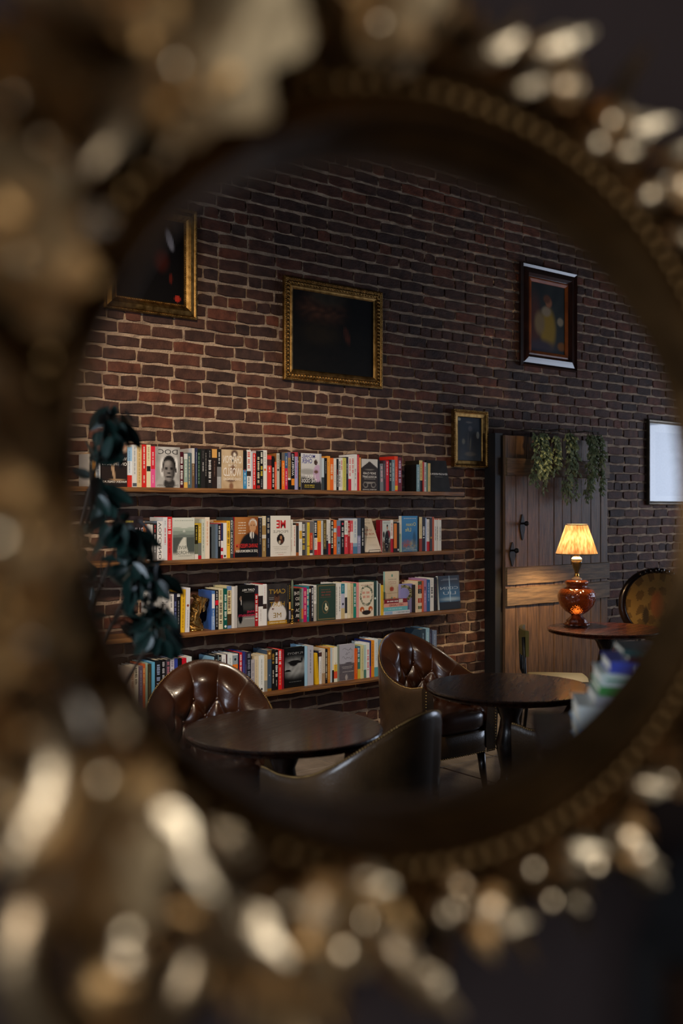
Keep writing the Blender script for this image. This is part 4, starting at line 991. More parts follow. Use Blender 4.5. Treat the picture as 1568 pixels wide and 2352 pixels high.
def build_books():
    for sh, row in enumerate(ROWS):
        # landmarks along the row, for telling the plain spines apart
        marks = [i for i, r in enumerate(row) if isinstance(r, tuple)]
        for i, r in enumerate(row):
            if isinstance(r, tuple):
                key = r[0]
                if key == 'stack':
                    z = SHELF_Z[sh]
                    data = [(881, 941, .024, 'c8ccd0', [('~', .72, .5, .4, '808890'), ('#', .18, .3, .8, '8aa8c8')], 'white and pale blue book lying lowest in the flat stack'),
                            (882, 936, .028, '6ab0b8', [('~', .45, .6, .35, 'a8d8d8')], 'turquoise book lying in the flat stack under the beige cottage cover'),
                            (882.5, 936, .026, 'd89888', [('HEY LADIES', .5, .6, .55, '7a3030')], 'salmon pink book lying second from top in the flat stack'),
                            (882.5, 934.5, .027, '7a1820', [('~', .35, .5, .45, 'e8dcd8'), ('#', .72, .18, .9, 'd0c4b4')], 'dark red book lying on top of the flat stack')]
                    for a, b, h, c, let, L in data:
                        o = flat_book(sh, a, b, z, h, .07 if False else .068, c, let, Y=YS); tag(o, L, 'book', 'books lying flat on the third shelf'); z += h + .0002
                    o = spine_book(sh, 876, 881, 1344, ['d8b028'], 's=8a6a10@.2,.8'); tag(o, 'thin yellow book standing against the flat stack of books', 'book', 'books on the third shelf')
                elif key == 'lying':
                    o = flat_book(sh, 441.5, 489, SHELF_Z[sh] + .0, .03, .14, '241c20', [('~', .5, .6, .3, '8a8488')])
                    tag(o, 'dark book lying flat under another behind the tufted chair', 'book', 'books on the lowest shelf')
                    o = flat_book(sh, 441.5, 488, SHELF_Z[sh] + .0302, .118, .14, '3a2a30', [('~', .5, .6, .1, '8a8488')], name='storage_box')
                    tag(o, 'dark box lying between upright books behind the tufted chair', 'box')
                else:
                    build_faces(key, sh)
                continue
            parts = r.split(' ')
            x0, x1, y = float(parts[0]), float(parts[1]), float(parts[2])
            bands = parts[3].split(',')
            let = None; side = None; lean = 0
            rest_ = r.split(parts[3], 1)[1].strip() if len(parts) > 4 else ''
            if ' lean=' in ' ' + rest_:
                rest_, l_ = (' ' + rest_).split(' lean='); lean = float(l_); rest_ = rest_.strip()
            if 'side=' in rest_:
                rest_, s_ = rest_.split('side='); side = s_.strip()[:6]; rest_ = rest_.strip()
            let = rest_ or None
            o = spine_book(sh, x0, x1, y, bands, let, side, lean)
            before = [k for k in marks if k < i]; after = [k for k in marks if k > i]
            cs = []
            for c in sorted(zip([float(b) - float(a) for a, b in zip([0] + bands[1::2], bands[1::2] + [1])], bands[0::2]), reverse=True):
                nm = cname(c[1])
                if nm not in cs: cs.append(nm)
            size = 'slim' if x1 - x0 < 5.5 else ('thick' if x1 - x0 > 9.5 else 'upright')
            cdesc = ' and '.join(cs[:2])
            if before and after:
                L = f"{size} {cdesc} book, {ORD[i - before[-1] - 1]} from {NICK[row[before[-1]][0]][4:]} towards {NICK[row[after[0]][0]][4:]}"
            elif after:
                L = f"{size} {cdesc} book, {ORD[after[0] - i - 1]} from {NICK[row[after[0]][0]]} towards the plant"
            else:
                L = f"{size} {cdesc} book, {ORD[i - before[-1] - 1]} from {NICK[row[before[-1]][0]]} towards the shelf end"
            tag(o, L, 'book', 'books on the ' + SHELF_NAME[sh])
# ------------------------------------------------------------------ pictures on the wall
PICT = {  # px corners: left, right, top at left, bottom at left; plane of the frame's front
    'bird': (240, 453, 440, 706, YW - .035),
    'forest': (654, 880, 631, 871, YW - .035),
    'girl': (1200, 1327, 600, 838, YW - .045),
    'small': (1044, 1122, 939, 1072, YW - .045),
    'print': (1490, 1640, 962, 1160, YW - .035)}
def rect(k):
    x0, x1, y0, y1, Y = PICT[k]
    a = px(x0, y0, Y); b = px(x0, y1, Y); c = px(x1, y0, Y)
    return a.x, c.x, b.z, a.z, Y
PICT_RECTS = [(rect(k)[0] - .02, rect(k)[1] + .02, rect(k)[2] - .02, rect(k)[3] + .02) for k in PICT]

def frame_sweep(m, W, H, prof, c=(1, 1, 1)):
    """moulding around a W x H rectangle; prof: (inset from the outer edge, y)"""
    rings = []
    for ins, y in prof:
        rings.append([(ins, y, ins), (W - ins, y, ins), (W - ins, y, H - ins), (ins, y, H - ins)])
    for a, b in zip(rings, rings[1:]):
        for k in range(4):
            k2 = (k + 1) % 4
            m.poly([a[k], a[k2], b[k2], b[k]], c)
def bead_row(m, W, H, ins, y, r, step, squash=1.0):
    def run(p, q):
        d = Vector(q) - Vector(p); n = max(2, int(d.length / step))
        for i in range(n):
            t = (i + .5) / n; m.ball(Vector(p) + d * t, r, n=5, m=4, sy=squash)
    run((ins, y, ins), (W - ins, y, ins)); run((W - ins, y, ins), (W - ins, y, H - ins)); run((W - ins, y, H - ins), (ins, y, H - ins)); run((ins, y, H - ins), (ins, y, ins))

def paint_bird(u, v):
    c = hexc('0d0908')
    c = mixc(c, hexc('8a8890'), blob(u, v, .8 - .3 * (v - .7), .76, .05, .12, .35)); c = mixc(c, hexc('4a1a10'), blob(u, v, .66, .5, .1, .12, .6) * .7)
    c = mixc(c, hexc('5a1a10'), blob(u, v, .8, .3, .025, .06, .4)); return mixc(c, hexc('b03020'), blob(u, v, .9, .07, .045, .04, .2))
def paint_forest(u, v):
    c = hexc('0b0a07')
    c = mixc(c, hexc('5a3826'), blob(u, v, .36, .8, .24, .18, .6) * (.4 + .6 * wob(u, v, 4))); c = mixc(c, hexc('3c3428'), blob(u, v, .42, .95, .2, .1, .6))
    c = mixc(c, hexc('241c10'), blob(u, v, .35, .5, .2, .14, .6)); c = mixc(c, hexc('4a2418'), blob(u, v, .66 + .2 * (.5 - v), .5, .035, .1, .5))
    return mixc(c, hexc('16120e'), .5 * wob(u, v, 3))
def paint_seated(u, v):          # a plain generic figure in yellow, in place of a known picture
    c = mixc(hexc('23282a'), hexc('2e3434'), wob(u, v))
    c = mixc(c, hexc('4a2c28'), blob(u, v, .1, .4, .2, .4, .5)); c = mixc(c, hexc('8a7028'), blob(u, v, .5, .34, .22, .3, .3)); c = mixc(c, hexc('7a684c'), blob(u, v, .26, .42, .14, .16, .4))
    c = mixc(c, hexc('8a7c68'), blob(u, v, .45, .6, .13, .07, .4)); c = mixc(c, hexc('8a5c44'), blob(u, v, .52, .73, .09, .07, .3)); c = mixc(c, hexc('5c3a2a'), blob(u, v, .47, .78, .1, .06, .4))
    c = mixc(c, hexc('8a7e6a'), blob(u, v, .86, .48, .09, .06, .3)); c = mixc(c, hexc('7a4a1c'), blob(u, v, .9, .12, .12, .06, .4))
    return mixc(c, hexc('3a3440'), blob(u, v, .3, .08, .4, .1, .5))
def paint_small(u, v):
    c = mixc(hexc('3a4048'), hexc('525860'), 1 - v)
    c = mixc(c, hexc('b8b8a8'), blob(u, v, .1, .94, .07, .035, .2)); c = mixc(c, hexc('a8aca4'), blob(u, v, .86, .6, .06, .08, .2)); c = mixc(c, hexc('808078'), blob(u, v, .28, .44, .06, .06, .4))
    c = mixc(c, hexc('68666a'), blob(u, v, .55, .74, .08, .06, .4)); c = mixc(c, hexc('707068'), blob(u, v, .56 + .12 * (v - .4), .38, .03, .16, .4)); c = mixc(c, hexc('74706c'), blob(u, v, .55, .16, .2, .05, .4))
    c = mixc(c, hexc('787470'), blob(u, v, .5 + .5 * (.88 - v), .88, .12, .02, .5)); return mixc(c, hexc('6a6c70'), blob(u, v, .46, .45, .012, .18, .5))
def paint_print(u, v):
    c = hexc('d8dce0')
    if .08 < u < .92 and .08 < v < .88: c = hexc('c4cad2')
    c = mixc(c, hexc('aab2bc'), blob(u, v, .5, .55, .16, .25, .7) * wob(u, v, 2)); return c

def build_pictures():
    for k in PICT:
        a, b, z0, z1, Y = rect(k); W, H = b - a, z1 - z0; back = YW - .007 - Y
        root = empty('framed_print' if k == 'print' else 'framed_painting', (a, Y, z0))
        fr = MB()
        if k == 'bird':
            frame_sweep(fr, W, H, [(0, back), (0, .004), (.012, 0), (.02, .006), (.03, .002), (.045, -.002), (.06, .004), (.072, .012), (.085, .014), (.085, back)])
            fr.build('frame', 'gilt', root); w = .085; bd = MB(); bead_row(bd, W, H, .078, .010, .0045, .011); bead_row(bd, W, H, .008, .001, .004, .010); fn = paint_bird
            tag(root, 'large dark painting of a bird in plain ridged gold frame', 'painting')
        elif k == 'forest':
            frame_sweep(fr, W, H, [(0, back), (0, .006), (.008, .003), (.016, .003), (.022, .008), (.052, .012), (.058, .008), (.07, .012), (.078, .018), (.078, back)])
            fr.build('frame', 'gilt', root); w = .078; bd = MB(); bead_row(bd, W, H, .012, .003, .0055, .014); bead_row(bd, W, H, .036, .009, .013, .025, .55); fn = paint_forest
            tag(root, 'nearly black landscape painting in beaded, carved gold frame', 'painting')
        elif k == 'girl':
            frame_sweep(fr, W, H, [(0, back), (0, .02), (.01, .0), (.03, .012), (.055, .004), (.075, .0), (.095, .02), (.10, .024), (.10, back)])
            fr.build('frame', 'walnut_frame', root); w = .10; bd = None; fn = paint_seated
            li = MB(); frame_sweep(li, W, H, [(.10, .022), (.112, .02), (.135, .026), (.135, back)]); li.build('inner_frame', 'amber_wood', root); w = .135
            tag(root, 'painting of a reading figure in dark polished wood frame', 'painting')
        elif k == 'small':
            frame_sweep(fr, W, H, [(0, back), (0, .004), (.014, .004), (.02, .010), (.028, .014), (.05, .018), (.054, .024), (.054, back)])
            fr.build('frame', 'gilt', root); w = .054; bd = MB(); bead_row(bd, W, H, .008, .004, .0065, .014); fn = paint_small
            tag(root, 'small grey picture in narrow rope-edged gold frame', 'painting')
        else:
            frame_sweep(fr, W, H, [(0, back), (0, .004), (.008, 0), (.022, .004), (.03, .012), (.036, .014), (.036, back)])
            fr.build('frame', 'silver_frame', root); w = .036; bd = None; fn = paint_print
            tag(root, 'pale print with white mount in thin dark metal frame', 'picture')
        if bd and bd.f:
            o = bd.build('carved_moulding', 'gilt', root, smooth=True); o['kind'] = 'stuff'
        cv = MB(); yb = back - .006
        cv.grid(lambda u, v: (w - .004 + (W - 2 * w + .008) * u, yb if k != 'print' else .018, w - .004 + (H - 2 * w + .008) * v), 44, 54, cf=fn)
        cv.build('canvas' if k != 'print' else 'print_sheet', 'canvas_paint' if k != 'print' else 'glazed_print', root)

# ------------------------------------------------------------------ plank door, foliage, lamp, tables, chairs
def build_door():
    Y = 5.30; th = .035
    root = empty('door_1', (px(1159, 1171, Y).x, Y, 0)); root['kind'] = 'structure'
    x0 = root.location.x; zt = px(1159, 998, Y).z
    xs = [px(v, 1171, Y).x - x0 for v in (1159, 1184, 1211, 1237.6, 1272, 1291, 1311, 1335, 1357, 1379, 1395)]
    r = random.Random(4)
    for i, (a, b) in enumerate(zip(xs, xs[1:])):
        m = MB(); dz = r.uniform(-.008, .004); y0 = r.uniform(-.003, .003); c = .003
        vs = []
        for z in (.01, zt + dz):
            vs += [(a + .002, th, z), (b - .002, th, z), (b - .002, y0 + c, z), (b - .002 - c, y0, z), (a + .002 + c, y0, z), (a + .002, y0 + c, z)]
        m.raw(vs, [tuple(range(6)), tuple(range(11, 5, -1))] + [(k, (k + 1) % 6, 6 + (k + 1) % 6, 6 + k) for k in range(6)])
        m.build('plank', 'door_wood', root)
    W = xs[-1]
    for ya, yb in ((1050, 1092), (1304, 1345), (1352, 1394)):
        z1 = px(1161, ya, Y - .025).z; z0 = px(1161, yb, Y - .025).z
        m = MB(); c = .004; n = 14
        def sec(u, v):
            pts = [(-.005, z0), (-.025 + .0, z0 + c), (-.025, z1 - c), (-.005, z1)]
            y, z = pts[int(round(v * 3))]
            return (.003 + u * (W - .006), y + .002, z + r.uniform(-.002, .002))
        m.grid(sec, n, 3)
        m.poly([(.003, -.003, z0), (.003, -.023, z0 + c), (.003, -.023, z1 - c), (.003, -.003, z1)]); m.poly([(W - .003, -.003, z0), (W - .003, -.023, z0 + c), (W - .003, -.023, z1 - c), (W - .003, -.003, z1)])
        m.build('ledge', 'ledge_wood', root)
    for (xa, ya, yb, hw) in ((1198, 1182, 1240, .026), (1175, 1246, 1300, .03)):
        z1 = px(xa, ya, Y).z; z0 = px(xa, yb, Y).z; xc = px(xa, 1171, Y).x - x0
        m = MB(); n = 24; pts = []
        for k in range(n):
            a = 2 * pi * k / n; rr = 1 + .12 * cos(4 * a)
            pts.append((xc + hw * rr * cos(a), (z0 + z1) / 2 + (z1 - z0) / 2 * rr * .92 * sin(a)))
        m.raw([(x, -.004, z) for x, z in pts] + [(x, -.010, z) for x, z in pts], [tuple(range(n, 2 * n))] + [(k, (k + 1) % n, n + (k + 1) % n, n + k) for k in range(n)])
        pl = m.build('lock_plate', 'iron', root)
        kn = MB(); zc = (z0 + z1) / 2; kn.tube([(xc, -.008, zc + .03), (xc, -.04, zc + .03)], .008, 8); kn.ball((xc, -.05, zc + .03), .02, n=12, m=8); kn.build('door_knob', 'iron', pl, smooth=True)
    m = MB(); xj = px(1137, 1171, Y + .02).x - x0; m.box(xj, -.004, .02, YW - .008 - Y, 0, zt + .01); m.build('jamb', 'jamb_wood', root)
    # spacer battens between leaf and wall
    for f in (.12, .88):
        m = MB(); m.box(W * f - .04, W * f + .04, th, YW - .008 - Y, .02, zt - .05); m.build('batten', 'dark_wood', root)

def build_foliage():
    Y = 5.235; r = random.Random(9)
    data = [(1215, 1262, 985, 1152, 420, 'left-hand'), (1262, 1284, 995, 1092, 120, ''), (1284, 1322, 985, 1155, 380, ''), (1336, 1380, 990, 1160, 480, '')]
    labels = ['dried green foliage bunch hanging nearest the small gold framed picture', 'short wisp of dried foliage hanging between two longer bunches', 'dried green foliage bunch hanging above the glowing lampshade', 'densest dried foliage bunch hanging at the right-hand door edge']
    labels[3] = 'densest dried foliage bunch, hanging over the outer edge of the plank door'
    for (xa, xb, ya, yb, n, _), L in zip(data, labels):
        a = px(xa, ya, Y); b = px(xb, yb, Y); cx = (a.x + b.x) / 2; zt = a.z; W = b.x - a.x; Hh = a.z - b.z
        root = empty('hanging_foliage', (cx, Y, zt)); tag(root, L, 'dried plant', 'dried foliage bunches on the door')
        st = MB(); strands = []
        for k in range(max(3, n // 42)):
            x0 = r.uniform(-.4, .4) * W; ln = Hh * r.uniform(.55, 1.0); y0 = r.uniform(-.03, .02)
            pts = [(x0 * (.6 + .4 * t / 6) + r.uniform(-.006, .006), y0 - .03 * sin(pi * t / 6), -ln * t / 6) for t in range(7)]
            st.tube(pts, .0022, 5); strands.append(pts)
        st.tube([(-W * .4, .0, .004), (W * .4, .0, .004)], .005, 6)
        st.tube([(0, .0, .006), (0, YW - .01 - Y, .006)], .004, 6)
        st.build('stem', 'plant_stem', root)
        m = MB()
        for k in range(n):
            s = r.choice(strands); t = r.uniform(.05, 1) * 5.99; i = int(t); f = t - i
            p = Vector(s[i]).lerp(Vector(s[i + 1]), f)
            an = r.uniform(0, 2 * pi); d = Vector((cos(an) * .8, sin(an) * .6 - .25, -.9)).normalized(); L_ = r.uniform(.034, .055); w = L_ * r.uniform(.26, .36)
            sd = d.cross(Vector((0, 1, 0))).normalized() * w; up = sd.cross(d).normalized() * w * .55
            p = p + Vector((r.uniform(-.014, .014), r.uniform(-.02, .008), 0))
            q = [p, p + d * L_ * .4 + sd, p + d * L_ * .4 + up, p + d * L_ * .4 - sd, p + d * L_ * .4 - up, p + d * L_]
            m.raw(q, [(0, 1, 2), (0, 2, 3), (0, 3, 4), (0, 4, 1), (5, 2, 1), (5, 3, 2), (5, 4, 3), (5, 1, 4)])
        o = m.build('foliage', 'fern_leaf', root); o['kind'] = 'stuff'

def round_table(loc, r, h, label, rz=0, wood='table_wood'):
    root = empty('pedestal_table', loc, rz); tag(root, label, 'table', 'round pedestal tables')
    m = MB()
    m.lathe([(0.001, h - .03), (r - .05, h - .03), (r - .03, h - .034), (r - .012, h - .03), (r - .006, h - .022), (r - .016, h - .018), (r - .004, h - .012), (r, h - .006), (r - .003, h - .001), (r - .012, h), (r - .05, h), (.001, h)], 72)
    m.build('tabletop', wood, root, smooth=False)
    m = MB(); m.lathe([(r * .62, h - .055), (r * .64, h - .05), (r * .64, h - .034), (r * .6, h - .03)], 48); m.build('apron', 'dark_wood', root)
    m = MB(); m.lathe([(.10, .16), (.085, .19), (.05, .22), (.045, .28), (.06, .36), (.07, .42), (.055, .48), (.045, .54), (.07, .60), (.10, h - .06), (.12, h - .055)], 32); m.build('column', 'dark_wood', root, smooth=True)
    for k in range(4):
        a = pi / 2 * k + pi / 4; m = MB(); pts = []
        for t in range(9):
            f = t / 8; rr = .05 + (r * .82 - .05) * f; z = .20 - .165 * f ** .6 + .03 * sin(pi * f)
            pts.append((rr * cos(a), rr * sin(a), max(z, .028)))
        m.tube(pts, [.032 - .008 * t / 8 for t in range(9)], 10); m.ball((pts[-1][0], pts[-1][1], .024), .024, n=10, m=6); m.build('foot', 'dark_wood', root, smooth=True)
    return root

# tub chair: path of the back, from one arm's end round to the other
def tub_path(s):
    """s -1..1 -> (x, y, nx, ny, rim height)"""
    Rr = .285; arm = .25; total = pi * Rr + 2 * arm; d = (s + 1) / 2 * total
    if d < arm: x, y, nx, ny = -Rr, -arm + d, -1, 0
    elif d > arm + pi * Rr: x, y, nx, ny = Rr, -(d - arm - pi * Rr), 1, 0
    else:
        a = (d - arm) / Rr; x, y, nx, ny = -Rr * cos(a), Rr * sin(a), -cos(a), sin(a)
    q = abs(s); z = .865 - .235 * (1 - cos(pi * min(q / .82, 1))) / 2 + .016 * smoothstep(.86, 1.0, q)
    return x, y * 1.0, nx, ny, z
def build_tub_chair():
    root = empty('tub_chair', (0, 0, 0))
    n = 96; TH_ = .065
    # smooth outer shell
    def prof(z):
        return [(-.022, .235), (-.006, .40 * z / .88 + .03), (.006, z - .10), (.009, z - .03), (.006, z - .008), (-.002, z)]
    def off_in(v):
        return -.004 - .062 * smoothstep(1.0, .80, v) - .03 * (1 - v)
    sh = MB()
    def outer(u, v):
        x, y, nx, ny, z = tub_path(-1 + 2 * u)
        o, h = prof(z)[int(round(v * 5))]
        return (x + nx * o, y + ny * o, h)
    sh.grid(outer, n, 5)
    for s in (-1, 1):       # closed arm ends
        x, y, nx, ny, z = tub_path(s)
        P = prof(z) + [(off_in(v), .36 + (z - .36) * v) for v in (.97, .92, .86, .8, .6, .3, 0)] + [(-.09, .235)]
        sh.poly([(x + nx * o, y - .001, h) for o, h in P])
    sh.build('outer_shell', 'leather_back', root, smooth=True)
    # deep-buttoned inside
    inn = MB()
    A_, B_ = 9.0, 3.0
    def inner_pt(u, v, extra=0):
        x, y, nx, ny, z = tub_path(-1 + 2 * u)
        h = .36 + (z - .36) * v
        ends = smoothstep(0, .05, u) * smoothstep(1, .95, u)
        p, q = A_ * u + B_ * v, A_ * u - B_ * v
        t = (abs(sin(pi * p)) * abs(sin(pi * q))) ** .45
        vert = abs(sin(pi * A_ * u)) ** .5
        w = smoothstep(.62, .72, v); fade = smoothstep(0, .08, v) * smoothstep(1.0, .86, v) * ends
        b = (t * (1 - w) + vert * w * .8) * .036 * fade
        off = off_in(v) - b
        return (x + nx * off, y + ny * off, h)
    inn.grid(inner_pt, 260, 56)
    tb = inn.build('tufted_back', 'leather', root, smooth=True)
    # buttons where the diamonds meet
    bme = MB(); bme.ball((0, 0, 0), .011, n=8, m=6); bme = bme.mesh('button', 'leather', True)
    for l in (1, 2, 3, 4):
        for k in range(1, 18):
            if (k - l) % 2 == 0: link('button', bme, tb, inner_pt(k / 18, l / 6))
    # brass nails along the edge
    nl = MB()
    for k in range(150):
        x, y, nx, ny, z = tub_path(-1 + 2 * (k + .5) / 150); nl.ball((x + nx * .002, y + ny * .002, z - .004), .0052, n=5, m=4)
    for s in (-1, 1):
        x, y, nx, ny, z = tub_path(s)
        for k in range(24):
            nl.ball((x + nx * -.02, y - .003, .25 + (z - .28) * k / 23), .0045, n=5, m=4)
    for k in range(36):
        t = -1 + 2 * k / 35; nl.ball((t * .27, -.268 - .012 * (1 - t * t), .25), .0045, n=5, m=4)
    o = nl.build('nailhead_trim', 'brass_nail', root, smooth=True); o['kind'] = 'stuff'
    # seat and its base
    def pad(m, z0, z1, ins, front, rd):
        def f(u, v):
            a = 2 * pi * u; R0 = .285 - ins
            cx, sy = cos(a), sin(a)
            e = .5
            x = R0 * math.copysign(abs(cx) ** e, cx) if sy < 0 else R0 * cx
            y = (.285 - ins) * sy if sy > 0 else front * abs(sy) ** e * -1
            P = [(.0, z0), (.9, z0), (1, z0 + rd), (1, z1 - rd), (.94, z1 - rd * .25), (.75, z1), (.0, z1 + .006)]
            k, h = P[int(round(v * 6))]
            return (x * k, y * k, h)
        m.grid(f, 64, 6, closed_u=True)
    m = MB(); pad(m, .36, .475, .06, .275, .03); m.build('seat_cushion', 'leather', root, smooth=True)
    m = MB(); pad(m, .235, .365, .03, .268, .01); m.build('seat_base', 'leather_back', root, smooth=True)
    for sx, sy in ((-.2, -.2), (.2, -.2), (-.19, .16), (.19, .16)):
        m = MB(); m.tube([(sx, sy, .24), (sx * 1.04, sy * 1.05, .12), (sx * 1.1, sy * 1.1, .0)], [.024, .02, .013], 10); m.build('leg', 'dark_wood', root, smooth=True)
    return root

def facing(rz, o, loc):
    o.location = loc; o.rotation_euler = (0, 0, rz)

def build_lamp(T):
    c = px(1324, 1437, 4.84); s = .00331; base = .702
    root = empty('table_lamp', (c.x, c.y, base)); tag(root, 'lit table lamp with pleated cream shade and amber glass body', 'lamp')
    def z(y): return (1437 - y) * s
    m = MB(); m.lathe([(28 * s, 0.004), (29 * s, .01), (27 * s, .018), (22 * s, .03), (23 * s, .04), (19 * s, .055), (14 * s, z(1416)), (12 * s, z(1412))], 40, mod=lambda a, r, zz: 1 + (.05 * cos(8 * a) if zz < .05 else 0)); m.build('lamp_base', 'amber_base', root, smooth=True)
    for k in range(4):
        a = pi / 2 * k + .4; b = MB(); b.ball((25 * s * cos(a), 25 * s * sin(a), .010), .012, n=8, m=6, sz=.8); b.build('foot', 'amber_base', root, smooth=True)
    body = [(12 * s, z(1413)), (15 * s, z(1411)), (26 * s, z(1404)), (37 * s, z(1392)), (42 * s, z(1380)), (44 * s, z(1370)), (42 * s, z(1362)), (36 * s, z(1354)), (26 * s, z(1350)), (23 * s, z(1347)), (24 * s, z(1344)), (27 * s, z(1340)), (27 * s, z(1336)), (22 * s, z(1333)), (12 * s, z(1331))]
    m = MB(); m.lathe(body, 56); m.build('glass_body', 'amber_glass', root, smooth=True)
    nb = MB(); nb.ball((0, 0, z(1395)), .022, n=12, m=8); nb.build('night_bulb', 'night_bulb', root, smooth=True)
    m = MB(); m.lathe([(13 * s, z(1332)), (11 * s, z(1329)), (5 * s, z(1325)), (4 * s, z(1319))], 24); nk = m.build('neck', 'ceramic_cream', root, smooth=True)
    m = MB(); m.lathe([(5.5 * s, z(1325)), (6 * s, z(1323)), (4.6 * s, z(1321)), (5.4 * s, z(1319)), (4 * s, z(1317))], 20); m.build('collar', 'brass', nk, smooth=True)
    m = MB(); m.lathe([(4 * s, z(1318)), (5.5 * s, z(1312)), (9 * s, z(1303)), (11.5 * s, z(1294)), (12.5 * s, z(1288))], 30, mod=lambda a, r, zz: 1 + .04 * cos(9 * a)); m.build('lower_vase', 'ceramic_olive', root, smooth=True)
    m = MB(); m.lathe([(12.5 * s, z(1288)), (12 * s, z(1284)), (9.5 * s, z(1281)), (6 * s, z(1279)), (5 * s, z(1276))], 30); m.build('upper_vase', 'ceramic_cream', root, smooth=True)
    m = MB(); m.lathe([(6.5 * s, z(1279)), (6.5 * s, z(1276)), (4.5 * s, z(1272)), (4 * s, z(1262))], 20); m.build('socket', 'brass', root, smooth=True)
    m = MB(); m.ball((0, 0, z(1252)), .018, n=14, m=10, sz=1.2); m.build('bulb', 'lamp_bulb', root, smooth=True)
    # pleated shade
    n = 132; m = MB()
    z0, z1 = z(1273), z(1206); r0, r1 = 46.5 * s, 24.3 * s
    def f(u, v):
        a = 2 * pi * u; r = r0 + (r1 - r0) * v; r *= 1 + (.022 if int(round(u * n)) % 2 else -.022)
        return (r * cos(a), r * sin(a), z0 + (z1 - z0) * v)
    m.grid(f, n, 6, closed_u=True); ls = m.build('lamp_shade', 'shade_silk', root)
    for zz, rr, nm in ((z0, r0, 'lower_trim'), (z1, r1, 'upper_trim')):
        t = MB(); t.lathe([(rr * 1.018, zz - .004), (rr * 1.02, zz + .004), (rr * .985, zz + .004), (rr * .985, zz - .004), (rr * 1.018, zz - .004)], 64, caps=False); t.build(nm, 'trim_cord', ls)
    m = MB()
    for k in range(3):
        a = 2 * pi * k / 3; m.tube([(0, 0, z(1262)), (r1 * .98 * cos(a), r1 * .98 * sin(a), z1 - .006)], .0015, 5)
    m.build('spider', 'brass', ls)
    point_light('table_lamp_light', (c.x, c.y, base + z(1249)), 54.0, (1.0, .74, .42), .034)

